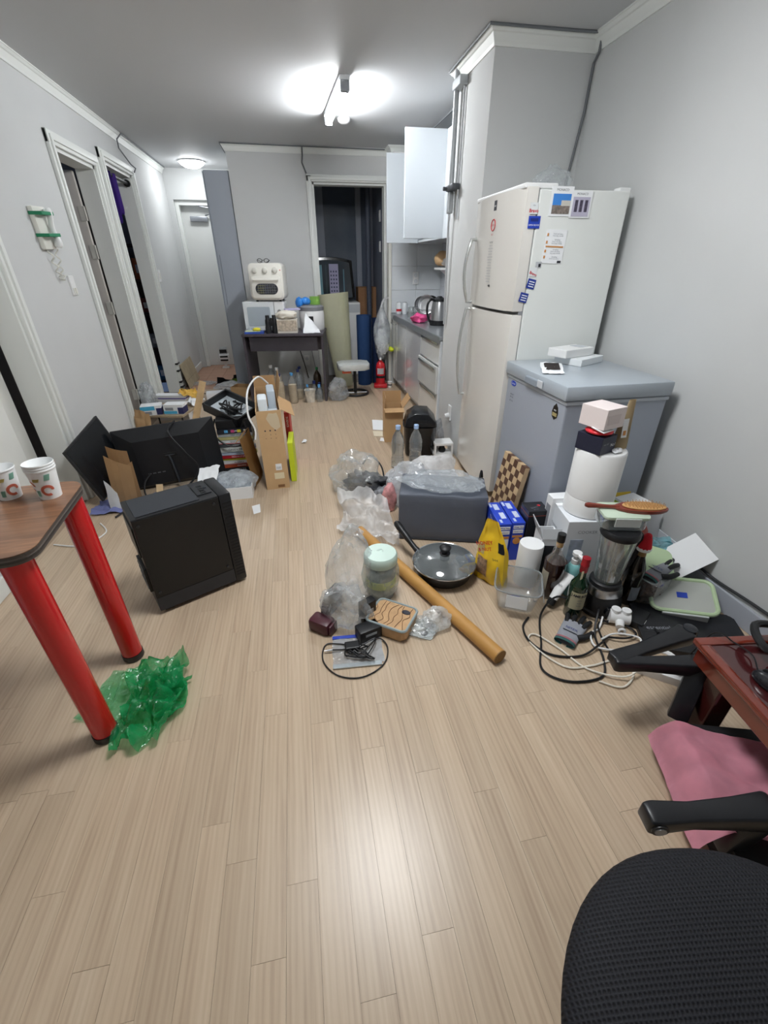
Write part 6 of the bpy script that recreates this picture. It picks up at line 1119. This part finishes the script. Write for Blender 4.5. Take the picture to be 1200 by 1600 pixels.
def cup(label, loc, group='paper cups', deco=True, rz=0., shell=False):
    t = thing('paper_cup', label, 'cup', loc, rz, group)
    B().lathe([(.0, .004), (.026, .004), (.0265, 0), (.028, 0), (.0375, .088), (.039, .089), (.0395, .092), (.0385, .0945), (.0365, .092), (.0265, .008), (0, .007)], 36).mk('cup_wall', cupm, t, True)
    if deco:
        def pos(a, z): r = .0282+.0095*(z/.088)+.0004; return Vector((r*sin(a), -r*cos(a), z))
        for a0, z0, r_, c in ((-.55, .045, .017, '#ee9a78'), (.75, .03, .018, '#ef8d74'), (-1.6, .05, .018, '#e9b48c')):
            B().sheet(lambda u, v: pos(a0+(r_*(.55+.45*v))*cos(u*5.2)/.034, z0+(r_*(.55+.45*v))*sin(u*5.2)), 22, 3, .0003).mk('print_arc', M('cup'+c, c, .5), t, True)
        for a0, z0, w_, h_, c in ((.1, .06, .5, .010, '#d8c77c'), (-.15, .012, .35, .020, '#9fd0be'), (.95, .062, .4, .018, '#9fd0be'), (-1.1, .018, .4, .010, '#d8c77c'), (-1.0, .07, .35, .012, '#9fd0be')):
            B().sheet(lambda u, v: pos(a0-w_/2+w_*u+.12*v, z0+h_*v), 8, 3, .0003).mk('print_patch', M('cup'+c, c, .5), t, True)
    return t
cup('paper cup with coral and mint print, alone at the table edge', (-.888, 1.335, .75), rz=.2)
cup('paper cup with coral print, bottom of the nested stack', (-.772, 1.318, .75), rz=-.3); cup('plain paper cup nested in the middle of the stack', (-.772, 1.318, .7575), deco=False); cup('plain paper cup at the top of the nested stack', (-.772, 1.318, .765), deco=False)
gbm = film('green_film', '#22a566', .62, .16, 30)
gb2 = thing('green_plastic_bag', 'crumpled green plastic bag on the floor by the red legs', 'bag', (0, 0, 0))
crumpled('film', gbm, gb2, [(-.70, .95, .003), (-.56, .96, .003), (-.49, 1.23, .004), (-.71, 1.30, .004)], 141, .055, 40); crumpled('film', gbm, gb2, [(-.68, 1.03, .02), (-.54, 1.06, .012), (-.53, 1.27, .02), (-.69, 1.26, .03)], 142, .07, 36); crumpled('film', film('green_film_thin', '#3bb57c', .3, .16, 30), gb2, [(-.87, 1.10, .003), (-.68, 1.05, .003), (-.68, 1.30, .003), (-.80, 1.29, .003)], 143, .02, 24)
# ---------------------------------------------------------------- foreground right: low table
lt2 = thing('low_table', 'low red-brown lacquered table by the right wall', 'table', (1.096, .755, 0), radians(-8)); lq = M('lacquer_red', '#6e2a1c', .14, coat=.8, var=.18, vs=9); lqt = M('lacquer_top', '#431a1c', .1, coat=.9)
B().box(0, .615, -.56, 0, .345, .36, bev=.004).mk('top_board', lq, lt2, True); B().box(.028, .59, -.53, -.028, .3602, .3612).mk('top_inlay', lqt, lt2)
fr_ = B()
for q in ((0, .615, -.03, 0), (0, .615, -.56, -.53), (0, .03, -.53, -.03), (.585, .615, -.53, -.03)): fr_.box(*q, .358, .366, bev=.003)
fr_.mk('raised_border', lq, lt2, True); B().box(.012, .6, -.545, -.015, .285, .345, bev=.004).mk('apron', lq, lt2)
for x, y in ((.085, -.075), (.085, -.49), (.54, -.075), (.54, -.49)): B().box(x-.032, x+.032, y-.032, y+.032, 0, .29, bev=.006).mk('leg', M('lacquer_leg', '#3d1614', .25, coat=.5), lt2)
hs = thing('headset', 'black headset lying on the low table', 'headset', (1.285, .655, .366), radians(20)); B().tube(spline([(-.06, -.03, .03), (-.065, .03, .045), (0, .075, .05), (.06, .03, .045), (.055, -.03, .03)], 6), .011, 8).mk('headband', black, hs, True)
for s in (-1, 1): B().lathe([(0, 0), (.034, 0), (.038, .01), (.036, .03), (.02, .038), (0, .038)], 20, c=(s*.06, -.04, 0)).mk('ear_cup', blackm, hs, True)
ms = thing('mouse', 'black computer mouse on the low table', 'mouse', (1.165, .56, .3662), radians(12))
def msf(u, v): a = u*2*pi; r = cos(v*pi/2); return Vector((.031*r**.7*cos(a), .056*r**.7*sin(a), .036*sin(v*pi/2)*(1-.25*sin(a)*r)))
B().sheet(msf, 28, 9, 0, True).mk('shell', M('mouse_black', '#1d1f24', .25, coat=.3), ms, True); B().cyl((-.004, .03, .027), (.004, .03, .027), .008).mk('wheel', blackm, ms, True)
cable('mouse_cable', 'thin black mouse cable crossing the low table edge', [(1.16, .612, .380), (1.20, .66, .371), (1.19, .71, .372), (1.165, .757, .368), (1.16, .80, .2), (1.2, .9, .03)], .0022, black)
# ---------------------------------------------------------------- legless floor chair with pink towel
fch = thing('floor_chair', 'black legless floor chair with open armrests beside the low table', 'chair', (1.02, .66, 0), radians(-17))
seatm = M('seat_black', '#131316', .75, bump=.05, bs=120)
B().prism(rrect(.0, .44, -.40, .0, .05), .02, .115, bev=.02).mk('seat', seatm, fch, True); B().prism(rrect(.45, .72, -.38, -.02, .05), .02, .08, bev=.02).mk('backrest', seatm, fch, True); B().box(.0, .72, -.32, -.30, 0, .02).box(.0, .72, -.10, -.08, 0, .02).mk('base_rail', black, fch)
arm_b = M('arm_black', '#1a1b1f', .35)
# far arm: open triangular pad
fa = thing('x', '', ''); bpy.data.objects.remove(fa)
Pa = [Vector((.895, .812, 0)), Vector((1.165, .735, 0)), Vector((1.235, .874, 0))]; ce = sum(Pa, Vector())/3; inv = fch.matrix_basis
bpy.context.view_layer.update(); INV = (Matrix.Translation((1.02, .66, 0))@RZ(radians(-17))).inverted()
def loc2(*pts): return [tuple(INV@Vector(p)) for p in pts]
def barbox(a, c, w, h, name, bolts=False):
    a, c = Vector(a), Vector(c); d = (c-a); l = d.length; d.normalize(); s = Vector((-d.y, d.x, 0))
    b = B(); ex = [(0, .85, .9), (.06, 1, 1), (.35, .82, .85), (.7, 1, 1), (.96, 1.25, 1.2), (1, 1.0, 1.0)]; rings = []
    for t, kw, kh in ex:
        p = a+d*l*t; rings.append([b.bm.verts.new(INV@(p+s*(w/2*kw*sx)+Vector((0, 0, h/2*kh*sz)))) for sx, sz in ((-1, -1), (1, -1), (1, 1), (-1, 1))])
    for A, C in zip(rings, rings[1:]):
        for k in range(4): b.bm.faces.new((A[k], A[(k+1) % 4], C[(k+1) % 4], C[k]))
    b.bm.faces.new(rings[0]); b.bm.faces.new(rings[-1][::-1])
    bmesh.ops.bevel(b.bm, geom=[e for e in b.bm.edges], offset=.006, segments=2, affect='EDGES', profile=.5, clamp_overlap=True)
    return b.mk(name, arm_b, fch, True, angle=.9)
a1 = barbox((.90, .812, .235), (1.165, .745, .235), .045, .045, 'armrest'); barbox((.90, .815, .24), (1.23, .872, .24), .055, .035, 'armrest_arm'); 
ca = INV@Vector((1.235, .874, .24)); B().lathe([(0, -.02), (.024, -.02), (.026, .0), (.022, .022), (.012, .026), (0, .026)], 20, c=tuple(ca)).mk('pivot_knob', M('knob_gloss', '#24262b', .2), fch, True)
for (jx, jy, sx, sy, nm) in ((1.155, .742, 1.085, .685, 'arm_post'), (.965, .352, .93, .36, 'arm_post')):
    p0, p1 = INV@Vector((jx, jy, .235)), INV@Vector((sx, sy, .075)); b = B(); m = (p1-p0); q = m.to_track_quat('Z', 'Y').to_matrix().to_4x4(); b.box(-.028, .028, -.022, .022, 0, m.length, T(p0)@q, bev=.006); b.mk(nm, arm_b, fch, True)
a2 = barbox((.685, .395, .235), (.985, .348, .24), .055, .05, 'armrest')
bt_ = M('bolt_grey', '#9a9da3', .35, .5)
for (x, y) in ((.702, .366), (.965, .318)):
    p = INV@Vector((x, y, .235)); q = INV@Vector((x-.0015, y-.006, .235)); B().cyl(p, q, .013, n=18).mk('bolt', bt_, a2, True); B().cyl(p, p+(q-p)*.6, .019, n=20).mk('bolt_washer', black, a2, True)
def towel():
    b = B(); off = Vector((3.3, 1.7, .4))
    cs = [Vector((.985, .665, 0)), Vector((.875, .365, 0)), Vector((1.30, .225, 0)), Vector((1.34, .47, 0))]
    def fn(u, v):
        p = cs[0]*(1-u)*(1-v)+cs[1]*u*(1-v)+cs[2]*u*v+cs[3]*(1-u)*v; w = Vector((u*2.2, v*2.2, 0))+off
        e = min(u, v*3, 1) ; h = .126+.028*abs(mn.noise(w))*2+.02*abs(mn.noise(w*2.3))
        edge = min(v, .10)/.10; z = h*(.35+.65*edge**.6) if v < .10 else h
        return Vector((p.x-.012*(1-edge), p.y, z))
    b.sheet(fn, 40, 40, .006); return b
tw_ = towel().mk('pink_towel', M('towel_pink', '#eda9ba', .95, var=.10, vs=14, bump=.02, bs=260), None, True, angle=1.3); tag(tw_, 'pink plush towel spread over the floor chair seat', 'towel')
# ---------------------------------------------------------------- office chair in the near corner
oc = thing('office_chair', 'black mesh office chair seat in the near right corner', 'chair', (.53, -.06, 0), radians(-8))
def meshfab():
    m = M('mesh_fabric', '#121216', .7, spec=.35); nt = m.node_tree; N = nt.nodes; L = nt.links; b = N['Principled BSDF']; tc = N.new('ShaderNodeTexCoord')
    mp = N.new('ShaderNodeMapping'); mp.inputs['Scale'].default_value = (1, 1, 1); L.new(tc.outputs['Object'], mp.inputs[0])
    hs_ = []
    for d in ('X', 'Y'):
        w = N.new('ShaderNodeTexWave'); w.bands_direction = d; w.inputs['Scale'].default_value = 48; w.inputs['Distortion'].default_value = .4; w.inputs['Detail'].default_value = 1; L.new(mp.outputs[0], w.inputs[0]); hs_.append(w)
    mu = N.new('ShaderNodeMath'); mu.operation = 'MULTIPLY'; L.new(hs_[0].outputs['Fac'], mu.inputs[0]); L.new(hs_[1].outputs['Fac'], mu.inputs[1])
    bp = N.new('ShaderNodeBump'); bp.inputs['Strength'].default_value = .8; bp.inputs['Distance'].default_value = .002; bp.invert = True; L.new(mu.outputs[0], bp.inputs['Height']); L.new(bp.outputs[0], b.inputs['Normal'])
    cr = N.new('ShaderNodeValToRGB'); cr.color_ramp.elements[0].color = (*hx('#191a20'), 1); cr.color_ramp.elements[1].color = (*hx('#0a0a0c'), 1); cr.color_ramp.elements[0].position = .3; L.new(mu.outputs[0], cr.inputs[0]); L.new(cr.outputs[0], b.inputs['Base Color']); return m
def seatf(u, v):
    a = 2*pi*u; t = v*pi-pi/2; k = (abs(cos(a))**2.15+abs(sin(a))**2.15)**(-1/2.15); r = abs(cos(t))**.45
    return Vector((.305*k*r*cos(a), .335*k*r*sin(a), .43+.05*sin(t)*(1 if t > 0 else .7)))
B().sheet(seatf, 64, 22, 0, True).mk('seat', meshfab(), oc, True, angle=2)
B().sheet(lambda u, v: Vector((-.23+.46*u, -.35-.05*v+.07*(1-(2*u-1)**2)*-1, .50+.45*v)), 14, 10, .02).mk('backrest', MATS['mesh_fabric'], oc, True)
B().box(-.03, .03, -.34, -.2, .36, .39).box(-.03, .03, -.39, -.36, .36, .62).mk('back_bar', black, oc); B().cyl((0, 0, .08), (0, 0, .39), .025).mk('gas_lift', blackm, oc, True)
for k in range(5):
    a = k*2*pi/5+2.02; lg = B().tube([(0, 0, .09), (.14*cos(a), .14*sin(a), .085), (.23*cos(a), .23*sin(a), .06)], [.028, .022, .016], 10).mk('base_leg', black, oc, True); B().cyl((.23*cos(a)-.012*sin(a), .23*sin(a)+.012*cos(a), .025), (.23*cos(a)+.012*sin(a), .23*sin(a)-.012*cos(a), .025), .025).cyl((.23*cos(a), .23*sin(a), .03), (.23*cos(a), .23*sin(a), .06), .008).mk('castor', black, lg, True)
# ---------------------------------------------------------------- surface-run cables at the ceiling
cg = M('cable_grey', '#6f7377', .6)
def scable(label, pts, r=.006, mat=cg): return tag(B().tube([Vector(p) for p in pts], r, 6).mk('surface_cable', mat, None, True), label, 'cable')
z_ = CE-.006
scable('grey cable along the crown of the left wall down to the doorway casing', [(XL+.052, 7.15, z_), (XL+.052, 5.55, z_), (XL+.04, 5.42, CE-.07), (XL+.018, 5.50, CE-.12), (XL+.03, 5.73, CE-.20), (XL+.05, 5.80, 2.19), (XL+.05, 5.72, 2.15)])
scable('grey cable along the top of the back wall', [(-.575, 6.2, z_), (-.575, YB-.05, z_), (.2, YB-.055, z_-.004), (1.1, YB-.055, z_-.006)])
scable('grey cable dropping from the back wall crown to the balcony casing', [(.235, YB-.055, z_-.01), (.235, YB-.01, CE-.075), (.225, YB-.008, 2.28), (.262, YB-.008, 2.19)], .007)
scable('grey cable around the column crown and down the corner to the fridge', [(1.115, 3.62, z_), (1.115, 2.965, z_), (1.60, 2.962, z_), (1.735, 2.955, z_), (1.735, 2.955, CE-.08), (1.743, 3.005, CE-.11), (1.738, 3.008, 2.1), (1.69, 3.01, 1.72)], .007)
scable('grey cable along the ceiling above the kitchen wall cabinets', [(1.38, 3.7, z_), (1.38, 5.5, z_)], .006)
